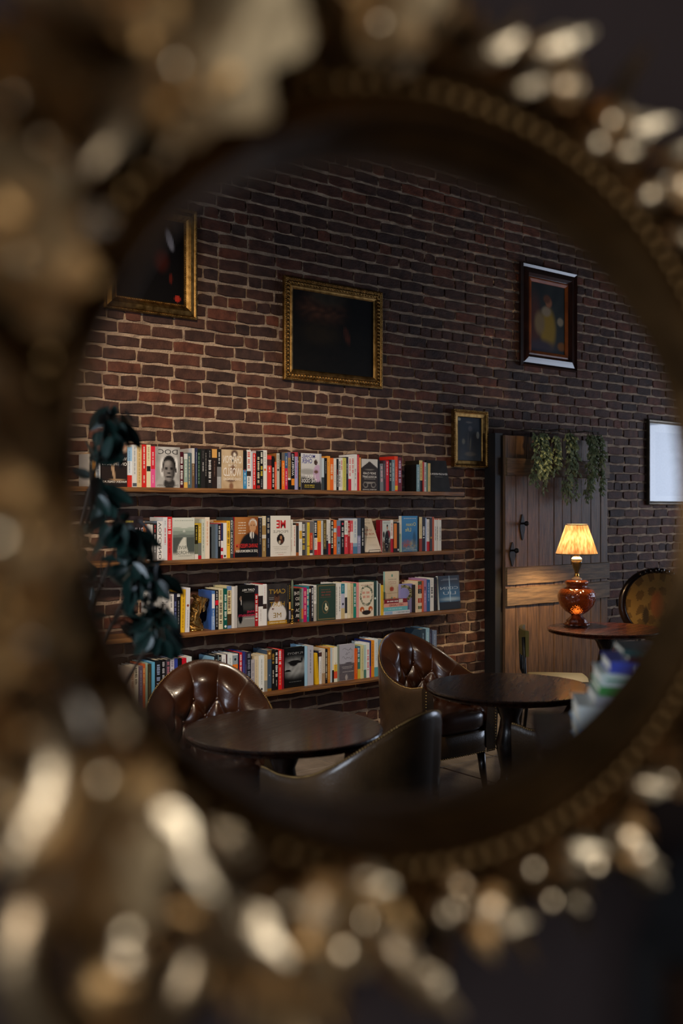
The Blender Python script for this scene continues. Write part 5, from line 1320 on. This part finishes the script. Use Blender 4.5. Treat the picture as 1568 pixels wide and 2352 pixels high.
def build_chairs():
    # mustard metal chair, seen from its side
    b = at_depth(1203, 1470, 6.6); b.z = 0
    root = empty('metal_chair', (b.x + .15, b.y - .16, 0), radians(45)); tag(root, 'small black metal chair with mustard yellow seat and back pad', 'chair')
    m = MB(); m.grid(lambda u, v: (-.19 + .38 * u, .20 + .03 * (1 - (2 * u - 1) ** 2), .635 + .165 * v), 12, 6); m.grid(lambda u, v: (-.19 + .38 * u, .222 + .03 * (1 - (2 * u - 1) ** 2), .635 + .165 * v), 12, 6)
    for uu in (0, 1): m.poly([(-.19 + .38 * uu, .20, .635), (-.19 + .38 * uu, .222, .635), (-.19 + .38 * uu, .222, .80), (-.19 + .38 * uu, .20, .80)])
    for vv in (0, 1):
        m.grid(lambda u, v: (-.19 + .38 * u, .20 + .022 * v + .03 * (1 - (2 * u - 1) ** 2), .635 + .165 * vv), 12, 1)
    m.build('backrest', 'mustard_vinyl', root)
    m = MB(); m.lathe([(.001, .445), (.19, .445), (.205, .455), (.205, .468), (.19, .478), (.001, .48)], 4 * 8, mod=lambda a, r, z: 1 / max(abs(cos(a)), abs(sin(a))) ** .8); m.build('seat', 'mustard_vinyl', root)
    for s in (-1, 1):
        t = MB(); t.tube([(s * .185, .235, .76), (s * .19, .225, .5), (s * .19, .2, .44), (s * .2, .25, .0)], .011, 8); t.build('rear_leg', 'black_metal', root, smooth=True)
        t = MB(); t.tube([(s * .185, -.12, .445), (s * .2, -.2, .2), (s * .205, -.23, .0)], .011, 8); t.build('front_leg', 'black_metal', root, smooth=True)
    t = MB(); t.tube([(-.19, -.13, .44), (.19, -.13, .44), (.19, .2, .44), (-.19, .2, .44), (-.19, -.13, .44)], .009, 8); t.build('seat_frame', 'black_metal', root, smooth=True)
    # oval-backed upholstered chair by the lamp table
    p = at_depth(1507, 1400, 8.2)
    root = empty('oval_back_chair', (p.x, p.y, 0), radians(-40)); tag(root, 'oval-backed carved wooden chair with ochre tapestry, beside the lamp table', 'chair')
    zc = .80; rx, rz = .28, .27
    fr = MB(); pts = [(rx * cos(2 * pi * k / 48), .02 * sin(2 * pi * k / 48), zc + rz * sin(2 * pi * k / 48)) for k in range(49)]
    fr.tube(pts, .032, 10, cap=False); fr.build('back_frame', 'dark_wood', root, smooth=True)
    cr = MB()
    for k in range(-3, 4):
        a = pi / 2 + k * .16; cr.ball((rx * cos(a), -.012, zc + rz * sin(a) + .012), .026 - abs(k) * .003, n=10, m=6)
    cr.build('carved_crest', 'dark_wood', root, smooth=True)
    def tap(u, v):
        a = 2 * pi * u; r = .97 * v; return (rx * r * cos(a), -.012 - .025 * (1 - v * v), zc + rz * r * sin(a))
    def tapc(u, v):
        a = 2 * pi * u; x = v * cos(a); y = v * sin(a); c = hexc('8a6830')
        mlt = (abs(sin(9 * x)) * abs(cos(7 * y + 4 * x * x)))
        c = mixc(c, hexc('66491e'), 1 if mlt > .55 else 0); c = mixc(c, hexc('9a5424'), blob(x, y, 0, .0, .2, .42, .3)); return mixc(c, hexc('3a2a14'), blob(abs(x), y, .35, -.35, .1, .3, .3))
    bk = MB(); bk.grid(tap, 64, 24, closed_u=True, cf=tapc); bk.build('back_panel', 'fabric', root)
    st = MB(); st.lathe([(.001, .40), (.27, .40), (.29, .42), (.29, .455), (.26, .48), (.001, .50)], 40, c=hexc('5c4420')); st.build('seat', 'fabric', root).location = (0, -.26, 0)
    rl = MB(); rl.lathe([(.27, .35), (.30, .36), (.30, .40), (.27, .41)], 40, caps=False); rl.build('seat_rail', 'dark_wood', root).location = (0, -.26, 0)
    for sx, sy in ((-.2, -.46), (.2, -.46), (-.19, -.05), (.19, -.05)):
        t = MB(); t.tube([(sx, sy, .37), (sx * 1.04, sy - .012 * (1 if sy < -.3 else -1), .2), (sx * 1.02, sy, .0)], [.026, .022, .014], 10); t.build('leg', 'dark_wood', root, smooth=True)
    for s in (-1, 1):
        t = MB(); t.tube([(s * .14, .0, zc - rz * .86), (s * .17, -.02, .42)], .024, 8); t.build('back_post', 'dark_wood', root, smooth=True)
    # dark high chair at the camera's side of the wall
    root = empty('bar_chair', (.675, .30, 0), 0); tag(root, 'dark high-backed bar chair standing below the gilt oval frame', 'chair')
    zt = 1.385; w = .2
    m = MB()
    def bk_(u, v, y):
        x = -w + 2 * w * u; top = zt + .02 * (1 - (2 * u - 1) ** 2) - .05 * abs(2 * u - 1) ** 6
        return (x, y + .02 * (2 * u - 1) ** 2, .98 + (top - .98) * v)
    m.grid(lambda u, v: bk_(u, v, -.02), 20, 10); m.grid(lambda u, v: bk_(u, v, .02), 20, 10)
    m.grid(lambda u, v: bk_(u, 1, -.02 + .04 * v), 20, 1); m.grid(lambda u, v: bk_(0, u, -.02 + .04 * v), 10, 1); m.grid(lambda u, v: bk_(1, u, -.02 + .04 * v), 10, 1); m.grid(lambda u, v: bk_(u, 0, -.02 + .04 * v), 20, 1)
    m.build('backrest', 'leather_black', root, smooth=False)
    for s in (-1, 1):
        t = MB(); t.tube([(s * w, .0, zt - .05), (s * w, .0, .74), (s * w * 1.02, .03, .0)], .016, 8); t.build('rear_leg', 'dark_wood', root, smooth=True)
        t = MB(); t.tube([(s * w, -.36, .72), (s * w * 1.02, -.38, .0)], .016, 8); t.build('front_leg', 'dark_wood', root, smooth=True)
    t = MB(); t.box(-w, w, -.38, .0, .72, .78); t.build('seat', 'leather_black', root)
    t = MB(); t.tube([(-w, -.37, .3), (w, -.37, .3)], .012, 8); t.build('foot_rail', 'dark_wood', root, smooth=True)

def build_furniture():
    t1 = at_depth(652, 1672, 4.02); t2 = at_depth(1170, 1577, 4.97); t3 = at_depth(1390, 1443, 7.4)
    round_table((t1.x, t1.y, 0), .40, .70, 'dark round table in front of the wide tufted chair and lowest bookshelf', .3)
    round_table((t2.x, t2.y, 0), .415, .70, 'dark round table partly lit orange, beside the smooth chair backs', .6)
    round_table((t3.x, t3.y, 0), .427, .70, 'round reddish table carrying the lit lamp beside the plank door', .2, 'table_red')
    c = build_tub_chair()
    L = ['brown tufted leather tub chair under the bookshelf, behind the nearer dark table', 'brown tufted leather tub chair beyond the orange-lit table, beside the lowest bookshelf end',
         'brown leather tub chair showing its smooth outer back at the wide dark table', 'dark leather tub chair showing its outer back, beside the stacked bright books']
    spots = [((2.31, 3.89, 0), radians(-24)), ((3.86, 4.10, 0), radians(0)), ((2.36, 2.87, 0), radians(180 + 14)), ((3.63, 2.80, 0), radians(180 + 14))]
    for i, ((loc, rz), lab) in enumerate(zip(spots, L)):
        o = c if i == 0 else copy_tree(c)
        facing(rz, o, loc); tag(o, lab, 'chair', 'leather tub chairs')
    build_lamp(t3)
    build_chairs()

# ------------------------------------------------------------------ small things
def build_small():
    # gold figurine on the third shelf
    sil = [(745, 925), (1030, 900), (1000, 840), (985, 800), (960, 720), (930, 640), (920, 590), (945, 555), (1000, 602), (1058, 560), (1065, 440), (1105, 378), (1000, 350), (930, 345), (880, 315), (835, 340), (862, 390), (848, 440), (815, 510), (800, 560), (812, 640), (765, 700), (750, 800)]
    Y = YS + .045; z0 = SHELF_Z[2]
    pts = [px(330 + a / 7.467, 1320 + b / 7.467, Y) for a, b in sil]
    o0 = Vector((sum(p.x for p in pts) / len(pts), Y, min(p.z for p in pts)))
    pts = [(p.x - o0.x, p.z - o0.z) for p in pts]
    root = empty('gold_figurine', (o0.x, Y, z0)); tag(root, 'crumpled gold abstract figurine between the white and blue books', 'figurine')
    # inflate the outline: rings shrinking towards the front and back, roughened
    r = random.Random(2); dense = []
    for (a, b), (c, d) in zip(pts, pts[1:] + pts[:1]):
        for k in range(4): dense.append((a + (c - a) * k / 4 + r.uniform(-.0015, .0015), b + (d - b) * k / 4 + r.uniform(-.0015, .0015)))
    n = len(dense)
    import itertools
    cen = []
    for x, z in dense:      # each point is pulled towards the mid-line at its height
        xs = sorted((abs(q[1] - z), q[0]) for q in dense)[:10]; mx = sum(v for _, v in xs) / len(xs); cen.append((mx * .5 + x * .5, z))
    m = MB(); ring = []
    for t, y in ((.0, .03), (.35, .026), (.75, .016), (1.0, 0), (.75, -.018), (.35, -.03), (.0, -.036)):
        ring.append([(x * t + c[0] * (1 - t) + r.uniform(-.0022, .0022), y + r.uniform(-.005, .005), max(0.004, z * t + c[1] * (1 - t)) + .004 + r.uniform(0, .002)) for (x, z), c in zip(dense, cen)])
    i0 = len(m.v)
    for rg in ring: m.v += rg
    for j in range(len(ring) - 1):
        for k in range(n):
            m.f.append((i0 + j * n + k, i0 + j * n + (k + 1) % n, i0 + (j + 1) * n + (k + 1) % n, i0 + (j + 1) * n + k)); m.c.append((1, 1, 1))
    m.f.append(tuple(i0 + k for k in range(n))); m.c.append((1, 1, 1)); m.f.append(tuple(i0 + (len(ring) - 1) * n + k for k in reversed(range(n)))); m.c.append((1, 1, 1))
    m.build('sculpted_body', 'gilt', root)
    m = MB(); m.lathe([(.052, 0), (.056, .003), (.054, .007), (.046, .009)], 32); b = m.build('base', 'brass', root, smooth=True); b.scale = (1, .7, 1); b.location = (-.012, 0, 0)
    # brass candlestick with a sage candle
    Y = YS - .012; p = px(671.5, 1429, Y); zt = px(671.5, 1331, Y).z - SHELF_Z[2]; zm = px(671.5, 1399, Y).z - SHELF_Z[2]
    root = empty('candlestick', (p.x, Y + .002, SHELF_Z[2])); tag(root, 'small brass candlestick holding a sage green taper candle', 'candlestick')
    m = MB(); m.lathe([(.02, 0), (.021, .003), (.016, .006), (.007, .010), (.005, .02), (.009, .028), (.005, .034), (.004, zm - .02), (.008, zm - .012), (.0095, zm), (.007, zm + .002)], 20); m.build('holder', 'brass', root, smooth=True)
    m = MB(); m.lathe([(.0075, zm), (.0075, zt - .03), (.006, zt - .012), (.001, zt)], 14); m.build('candle', 'candle_wax', root, smooth=True)
    # wire easel under the leaning white cover
    a = px(847, 1266, YS - .01); root = empty('wire_stand', (a.x, YS - .004, SHELF_Z[1])); tag(root, 'small black wire stand holding up the leaning cream book', 'book stand')
    m = MB(); w = px(870, 1266, YS).x - a.x
    m.tube([(0, .0, .003), (0, -.008, .012), (0, -.008, .022), (w, -.008, .022), (w, -.008, .012), (w, 0, .003)], .0017, 6); m.build('front_lip', 'black_metal', root)
    # the near stack of books on a dark counter
    d = 2.0; ctr = at_depth(1325, 1712, d)
    bx = ctr.x; by = ctr.y; zb = ctr.z
    rz = radians(-46)
    st = empty('display_counter', (bx + .12, by - .02, 0), rz); tag(st, 'dark wooden counter under the blurred stack of bright books', 'counter')
    m = MB(); m.box(-.16, .30, -.09, .24, 0, zb - .03); m.build('body', 'dark_wood', st)
    m = MB(); m.box(-.17, .31, -.10, .25, zb - .03, zb); m.build('top', 'dark_wood', st)
    m = MB(); m.box(-.14, .28, -.095, -.09, .1, zb - .12); pn = m.build('panel', 'walnut_frame', st)
    data = [(0, .046, '9cc4e8', [('#', .35, .5, .6, 'b8d4f0')], .22), (.002, .052, 'd8dcd8', [('#', .22, .06, .5, '405850'), ('~', .6, .5, .3, 'b8bcb8')], .23), (.035, .028, 'b8b8bc', [('~', .5, .7, .5, '8a8a90')], .22), (.043, .022, '4a9a50', [('~', .5, .6, .4, '88b868')], .22), (.046, .032, 'd0dcd4', [('#', .5, .9, .16, '2a9070'), ('#', .78, .2, .5, 'd8a8b0')], .22), (.064, .03, '4450b0', [('~', .55, .8, .6, 'd0d4f0')], .22), (.10, .014, '3a1428', [], .2), (.09, .016, '2a4848', [('~', .5, .7, .5, '4a7068')], .2)]
    labs = ['pale blue book at the bottom of the blurred bright stack', 'thick white book second from the bottom of the blurred stack', 'light grey book under the green one in the blurred stack', 'thin green book in the middle of the blurred stack', 'white book with pink and green marks in the blurred stack', 'blue book with white lettering near the top of the blurred stack', 'thin dark maroon book near the top of the blurred stack', 'thin dark teal book topping the blurred stack']
    z = zb
    cr, sr = cos(rz), sin(rz)
    for (dx, h, c_, let, W), lab in zip(data, labs):
        h *= .80; m = MB(); k = .002; cc = hexc(c_); D = .15
        m.box(0, W, 0, D, 0, k, cc); m.box(0, W, 0, D, h - k, h, cc); m.box(0, W, 0, k, k, h - k, cc)
        o = m.build('book', 'book_print', None, (bx + dx * cr, by + dx * sr, z)); o.rotation_euler = (0, 0, rz)
        q = MB(); q.box(.003, W - .003, k, D - .003, k, h - k); q.build('pages', 'page_paper', o)
        q = MB()
        for s_, cx, w, hh, cl in let:
            if s_ == '#': q.poly([(W * (cx - w / 2), -.0003, h * (.5 - hh / 2)), (W * (cx + w / 2), -.0003, h * (.5 - hh / 2)), (W * (cx + w / 2), -.0003, h * (.5 + hh / 2)), (W * (cx - w / 2), -.0003, h * (.5 + hh / 2))], hexc(cl))
            else: ticks(q, h / 2, W * (cx - w / 2), W * (cx + w / 2), h * hh, -.0004, hexc(cl), BR, False)
        if q.f: q.build('spine_lettering', 'lettering', o)
        tag(o, lab, 'book', 'books stacked on the dark counter'); z += h + .0003

def leaf_mesh(name, mat, L, W, curl=.25, lobes=0, fold=.25, thick=.0, nu=6, nv=10):
    m = MB()
    def f(u, v, off=0):
        s = u * 2 - 1; w = W * (sin(pi * min(1, v * .96 + .02)) ** .75) * (1 - .25 * v)
        if lobes: w *= 1 + .22 * abs(s) * cos(2 * pi * lobes * v)
        x = s * w / 2; y = L * v; z = abs(s) * w * fold + curl * L * (v * v) - .05 * L * sin(pi * v)
        return (x, y, z + off)
    m.grid(f, nu, nv)
    if thick: m.grid(lambda u, v: f(u, v, -thick * sin(pi * (.05 + .9 * v)) * (1 - abs(2 * u - 1) ** 4)), nu, nv)
    return m.mesh(name, mat, True)

def build_plant():
    r = random.Random(21)
    base = at_depth(300, 1300, 2.6); bx, by = base.x - .12, base.y + .05
    root = empty('potted_plant', (bx, by, 0)); tag(root, 'tall dark green leafy plant with broad leaves before the bookshelves', 'plant')
    m = MB(); m.lathe([(.001, 0), (.13, 0), (.14, .02), (.17, .28), (.185, .30), (.185, .34), (.165, .34), (.16, .29), (.001, .28)], 32); m.build('pot', 'terracotta', root, smooth=False)
    m = MB(); m.lathe([(.158, .285), (.1, .30), (.001, .305)], 24); m.build('soil', 'soil', root)
    # targets for foliage, given as pixels and depth
    tg = []
    def clump(x, y, n, sx, sy, d=2.6):
        for _ in range(int(n * 2.0)): tg.append((x + r.gauss(0, sx), y + r.gauss(0, sy), d + r.uniform(-.12, .15)))
    clump(250, 965, 9, 22, 22); clump(235, 1040, 8, 18, 22); clump(275, 1000, 4, 16, 16)
    clump(230, 1150, 6, 16, 30); clump(270, 1225, 9, 25, 28); clump(310, 1265, 8, 22, 22); clump(300, 1330, 10, 28, 25); clump(345, 1370, 8, 22, 20); clump(330, 1420, 10, 26, 22); clump(380, 1440, 8, 24, 18); clump(360, 1480, 7, 22, 16); clump(300, 1440, 5, 20, 20); clump(350, 1310, 3, 18, 12)
    clump(205, 1290, 6, 14, 60, 2.55)
    lm = [leaf_mesh('leaf', 'plant_leaf', (.062 + .006 * k), .034 + .003 * k, curl=-.25 + .08 * k, fold=.15) for k in range(5)]
    # stems rising from the pot
    stems = []; sm = MB()
    for k in range(5):
        top = at_depth([250, 280, 310, 370, 225][k], [960, 1215, 1320, 1430, 1120][k], 2.6); T = top - Vector((bx, by, 0))
        pts = [Vector((.02 * cos(k), .02 * sin(k), .29)).lerp(T, t / 8) + Vector((-.10 * sin(pi * t / 8), .02 * sin(pi * t / 8), .03 * sin(pi * t / 8))) for t in range(9)]
        sm.tube(pts, [.011 - .0009 * t for t in range(9)], 7); stems.append(pts)
    sm.build('stem', 'plant_stem', root, smooth=True)
    allp = [p for s in stems for p in s[3:]]
    tw = MB()
    for (x, y, d) in tg:
        P = at_depth(x, y, d) - Vector((bx, by, 0))
        q = min(allp, key=lambda s: (s - P).length)
        dr = (P - q); dr = dr.normalized() if dr.length > 1e-3 else Vector((1, 0, 0))
        dr = (dr + Vector((r.uniform(-.5, .5), r.uniform(-.5, .5), -.55 + r.uniform(-.4, .3)))).normalized()
        nrm = Vector((r.uniform(-.6, .6) - .2, r.uniform(-.9, -.1), r.uniform(.1, .9))).normalized()
        xa = dr.cross(nrm).normalized(); za = xa.cross(dr).normalized()
        mt = Matrix((xa, dr, za)).transposed().to_4x4()
        s = r.uniform(.75, 1.15); L = .07 * s
        st = P - dr * L * .5
        o = link('leaf', r.choice(lm), root); o.matrix_local = Matrix.Translation(st) @ mt @ Matrix.Scale(s, 4)
        tw.tube([q, q.lerp(st, .6) + Vector((0, 0, .01)), st + dr * .004], .0016, 5)
    tw.build('twig', 'plant_stem', root)['kind'] = 'stuff'

# ------------------------------------------------------------------ the gilt oval frame on the near wall
def build_gilt_frame():
    r = random.Random(31)
    root = empty('gilt_oval_frame', (EC[0], YM, EC[1] - .29)); tag(root, 'ornate gilt oval mirror frame carved with leaves, flowers and berries', 'mirror frame')
    oz = -(EC[1] - .29)
    n = 160
    def pt(a, s, y, lip=0.0):
        """s scales the rim oval; lip blends towards the inner opening"""
        ax = RIM[0] * s * (1 - lip) + LIP[0] * lip; bz = RIM[1] * s * (1 - lip) + LIP[1] * lip
        cx = EC[0] * (1 - lip) + LIPC[0] * lip; cz = EC[1] * (1 - lip) + LIPC[1] * lip
        k = 1 + (s - 1) * (.22 * (.5 - .5 * cos(a)) + .7 * max(0, sin(a)) * max(0, -cos(a)) + .15 * max(0, -sin(a)) * max(0, -cos(a))) if s > 1.05 else 1      # broader on one side
        return Vector((cx + ax * k * cos(a) - EC[0], y - YM, cz + bz * k * sin(a) + oz))
    def sweep(prof, name, mat, parent=root):
        m = MB()
        m.grid(lambda u, v: pt(2 * pi * u, *prof[int(round(v * (len(prof) - 1)))]), n, len(prof) - 1, closed_u=True)
        return m.build(name, mat, parent, smooth=True)
    # carcass: outer edge, broad hollow
    sweep([(1.26, .459), (1.26, .445), (1.23, .430), (1.18, .424), (1.13, .424), (1.09, .430), (1.06, .438), (1.035, .440)], 'carcass', 'gilt_mirror_base')
    # rounded rim
    sweep([(1.045, .442), (1.04, .434), (1.025, .429), (1.01, .431), (1.0, .438), (1.0, .444)], 'rim', 'gilt_mirror_base')
    # dark hollow stepping down to the opening, and its rear edge
    sweep([(1.0, .442, 0), (1.0, .446, .35), (1.0, .451, .72), (1.0, .457, .95), (1.0, .461, 1.0), (1.0, .481, 1.0), (1.06, .4815, .4)], 'inner_hollow', 'gilt_mirror_base')
    # rope beads just outside the rim
    bm = MB(); bm.ball((0, 0, 0), .0062, n=8, m=6, sy=.8); bm = bm.mesh('bead', 'gilt_bead', True)
    for k in range(118):
        p = pt(2 * pi * k / 118, 1.065, .432); link('bead', bm, root, p)
    # carved leaves in three overlapping rows
    lms = [leaf_mesh('leaf', 'gilt_mirror', .048 + .006 * (k % 3), .026 + .004 * (k % 2), curl=.30 + .14 * (k % 3), lobes=3, fold=.22, thick=.006) for k in range(6)]
    def place(me, a, s, y, turn, lift, sc):
        """leaf lying on the frame: turn from the outward direction, lift towards the room"""
        p = pt(a, s, y)
        out = Vector((RIM[1] * cos(a), 0, RIM[0] * sin(a))).normalized(); tan = Vector((-out.z, 0, out.x))
        d = (out * cos(turn) + tan * sin(turn)); d = (d * cos(lift) + Vector((0, -1, 0)) * sin(lift)).normalized()
        nz = Vector((0, -1, 0)); xa = d.cross(nz).normalized(); za = xa.cross(d).normalized()
        mt = Matrix((xa, d, za)).transposed().to_4x4()
        o = link(me.name.split('.')[0], me, root); o.matrix_local = Matrix.Translation(p) @ mt @ Matrix.Scale(sc, 4)
        return o
    k = 0
    for row, (cnt, s, y, sc) in enumerate(((58, 1.21, .428, 1.05), (54, 1.15, .424, .95), (40, 1.09, .426, .72))):
        for i in range(cnt):
            a = 2 * pi * (i + .5 * (row % 2)) / cnt + r.uniform(-.03, .03)
            big = .82 + .75 * max(0, -cos(a)) ** 1.5
            place(lms[k % 6], a, s + r.uniform(-.03, .01), y - r.uniform(0, .008), r.uniform(-.7, .7) + (1.0 if i % 2 else -1.0), r.uniform(.0, .5), sc * big * r.uniform(.6, .95)); k += 1
    # flowers with petals and a centre
    pet = leaf_mesh('petal', 'gilt_mirror', .024, .02, curl=.5, fold=.12, thick=.004, nu=4, nv=6)
    cen = MB(); cen.ball((0, 0, 0), .008, n=10, m=8); cen = cen.mesh('flower', 'gilt_mirror', True)
    for i in range(14):
        a = 2 * pi * (i + .25) / 14; p = pt(a, 1.14, .412); sc = 1 + .5 * max(0, -cos(a)) ** 2
        f = link('flower', cen, root, p); f.scale = (sc, sc, sc)
        for q in range(6):
            t = 2 * pi * q / 6 + i; d = Vector((cos(t), -.45, sin(t))).normalized(); nz = Vector((0, -1, 0)); xa = d.cross(nz).normalized(); za = xa.cross(d).normalized()
            o = link('petal', pet, f); o.matrix_local = Matrix.Translation(Vector((0, .006, 0))) @ Matrix((xa, d, za)).transposed().to_4x4()
    # berries in little clusters
    be = MB(); be.ball((0, 0, 0), .0085, n=10, m=7); be = be.mesh('berry', 'gilt_mirror', True)
    for i in range(28):
        a = 2 * pi * (i + .5) / 28 + r.uniform(-.05, .05)
        for q in range(3):
            p = pt(a + r.uniform(-.035, .035), 1.16 + r.uniform(-.05, .09), .420 - r.uniform(-.004, .006)); o = link('berry', be, root, p); s = r.uniform(.7, 1.35); o.scale = (s, s, s)
    # large scrolls and broad leaves on the wide side
    for i, a in enumerate((2.35, 2.75, 3.14, 3.55, 3.95)):
        m = MB(); pts = []; rad = []
        for t in range(26):
            f = t / 25; th = f * 2.2 * 2 * pi * .5 + a + pi / 2 * (1 if i % 2 else -1); q = .05 * (1 - f) + .006
            c = pt(a, 1.28, .414); pts.append(c + Vector((q * cos(th), -.012 * f, q * sin(th)))); rad.append(.016 * (1 - .5 * f))
        m.tube(pts, rad, 10); m.ball(pts[-1], .014, n=10, m=8); m.build('scroll', 'gilt_mirror', root, smooth=True)
    bl = [leaf_mesh('broad_leaf', 'gilt_satin', .085 + .01 * q, .062 + .006 * q, curl=.10 + .1 * q, lobes=3, fold=.10, thick=.008, nu=10, nv=16) for q in range(3)]
    for i in range(11):
        a = pi + (i - 5) * .235 + r.uniform(-.05, .05)
        place(bl[i % 3], a, 1.09 + .05 * (i % 2), .412, (1.1 if i % 2 else -1.0) + r.uniform(-.3, .3), r.uniform(-.05, .25), r.uniform(.8, 1.1))

def build_fixtures():
    # added fill lamp on the camera's side, warms the gilt frame's dark parts
    root = empty('fill_lamp', FILL_LAMP); tag(root, 'added fill lamp, a bare bulb hung before the gilt frame wall', 'lamp')
    m = MB(); m.tube([(0, 0, .06), (0, 0, ZC - FILL_LAMP[2])], .004, 6); m.build('cord', 'black_metal', root)
    m = MB(); m.lathe([(.012, .12), (.03, .10), (.035, .075), (.03, .072)], 20); m.build('cap', 'brass', root, smooth=True)
    m = MB(); m.ball((0, 0, .01), .04, n=16, m=10, sz=1.3); m.build('bulb', 'lamp_bulb', root, smooth=True)
    # ceiling spotlights and a wall light beyond the pale print
    for p, tgt, lab in ((SPOT_A, (2.7, 5.4, 1.25), 'black ceiling spotlight over the wide dark table'), (SPOT_B, (4.1, 5.4, 1.0), 'black ceiling spotlight over the orange-lit table')):
        root = empty('ceiling_spotlight', p); tag(root, lab, 'spotlight', 'ceiling spotlights')
        d = (Vector(tgt) - Vector(p)).normalized(); m = MB()
        m.tube([-d * .16, -d * .02, d * .05], [.05, .06, .065], 20, cap=False); m.build('housing', 'black_metal', root, smooth=True)
        m = MB(); m.tube([(0, 0, ZC - p[2]), -d * .14], .012, 8); m.lathe([(.05, ZC - p[2] - .03), (.06, ZC - p[2] - .01), (.06, ZC - p[2])], 20); m.build('mount', 'black_metal', root)
    p = px(1625, 1245, YW - .12); root = empty('wall_lamp', (p.x, YW - .008, p.z)); tag(root, 'small warm wall lamp beneath the pale framed print', 'lamp')
    m = MB(); m.tube([(0, 0, -.05), (0, -.06, -.07), (0, -.11, -.05), (0, -.11, -.01)], .008, 8); m.build('arm', 'brass', root, smooth=True)
    m = MB(); m.lathe([(.045, -.06), (.05, -.05), (.03, -.03)], 20); b = m.build('back_plate', 'brass', root, smooth=True); b.rotation_euler = (pi / 2, 0, 0)
    m = MB(); m.lathe([(.07, -.02), (.045, .09)], 24); m.f = [f for f in m.f if len(f) == 4]; m.c = m.c[:len(m.f)]; s = m.build('shade', 'shade_silk', root, smooth=True); s.location = (0, -.11, 0)
    point_light('wall_lamp_light', (p.x, YW - .118, p.z + .03), 6.0, (1.0, .66, .30), .02)

def extra_mats():
    m, nt, b = new_mat('shade_silk')
    nt.nodes.remove(b); out = nt.nodes['Material Output']
    tr = N(nt, 'ShaderNodeBsdfTranslucent'); df = N(nt, 'ShaderNodeBsdfDiffuse'); mx = N(nt, 'ShaderNodeMixShader'); mx.inputs[0].default_value = .085
    tc = N(nt, 'ShaderNodeTexCoord'); no = N(nt, 'ShaderNodeTexNoise'); no.inputs['Scale'].default_value = 1.0; mp = N(nt, 'ShaderNodeMapping'); mp.inputs['Scale'].default_value = (60, 60, 0.5)
    cr = N(nt, 'ShaderNodeValToRGB'); cr.color_ramp.elements[0].color = (*rgb(176, 124, 76), 1); cr.color_ramp.elements[1].color = (*rgb(222, 190, 142), 1)
    nt.links.new(tc.outputs['Object'], mp.inputs['Vector']); nt.links.new(mp.outputs['Vector'], no.inputs['Vector']); nt.links.new(no.outputs['Fac'], cr.inputs['Fac'])
    cr.color_ramp.elements[0].position = .35; cr.color_ramp.elements[1].position = .65
    for n_ in (tr, df): nt.links.new(cr.outputs['Color'], n_.inputs['Color'])
    nt.links.new(df.outputs[0], mx.inputs[1]); nt.links.new(tr.outputs[0], mx.inputs[2]); nt.links.new(mx.outputs[0], out.inputs['Surface'])
    noise_mat('trim_cord', rgb(120, 104, 84), rgb(140, 122, 98), .8, 30)
    m, nt, b = new_mat('amber_glass')
    b.inputs['Base Color'].default_value = (.42, .085, .012, 1); b.inputs['Roughness'].default_value = .1; b.inputs['Transmission Weight'].default_value = .75; b.inputs['IOR'].default_value = 1.4; b.inputs['Coat Weight'].default_value = .6
    vo = N(nt, 'ShaderNodeTexVoronoi'); vo.inputs['Scale'].default_value = 75; tc = N(nt, 'ShaderNodeTexCoord'); nt.links.new(tc.outputs['Object'], vo.inputs['Vector'])
    bp = N(nt, 'ShaderNodeBump'); bp.inputs['Strength'].default_value = .9; bp.inputs['Distance'].default_value = .006; nt.links.new(vo.outputs['Distance'], bp.inputs['Height']); nt.links.new(bp.outputs['Normal'], b.inputs['Normal'])
    noise_mat('amber_base', rgb(78, 26, 8), rgb(150, 62, 18), .25, 40, bump=.3, bscale=90, coat=.5)
    for nm, c, s in (('lamp_bulb', (1, .78, .45), 10), ('night_bulb', (1, .4, .1), 3)):
        m, nt, b = new_mat(nm); b.inputs['Base Color'].default_value = (1, .9, .7, 1); b.inputs['Emission Color'].default_value = (*c, 1); b.inputs['Emission Strength'].default_value = s
    m = attr_mat('glazed_print', .5, 1.0); b = m.node_tree.nodes['Principled BSDF']; b.inputs['Coat Roughness'].default_value = .03; b.inputs['Coat IOR'].default_value = 1.6
# ------------------------------------------------------------------ build everything
extra_mats()
build_shell()
build_brick_wall()
build_shelves()
build_door()
build_pictures()
build_furniture()
build_books()
build_small()
build_foliage()
build_plant()
build_gilt_frame()
build_fixtures()
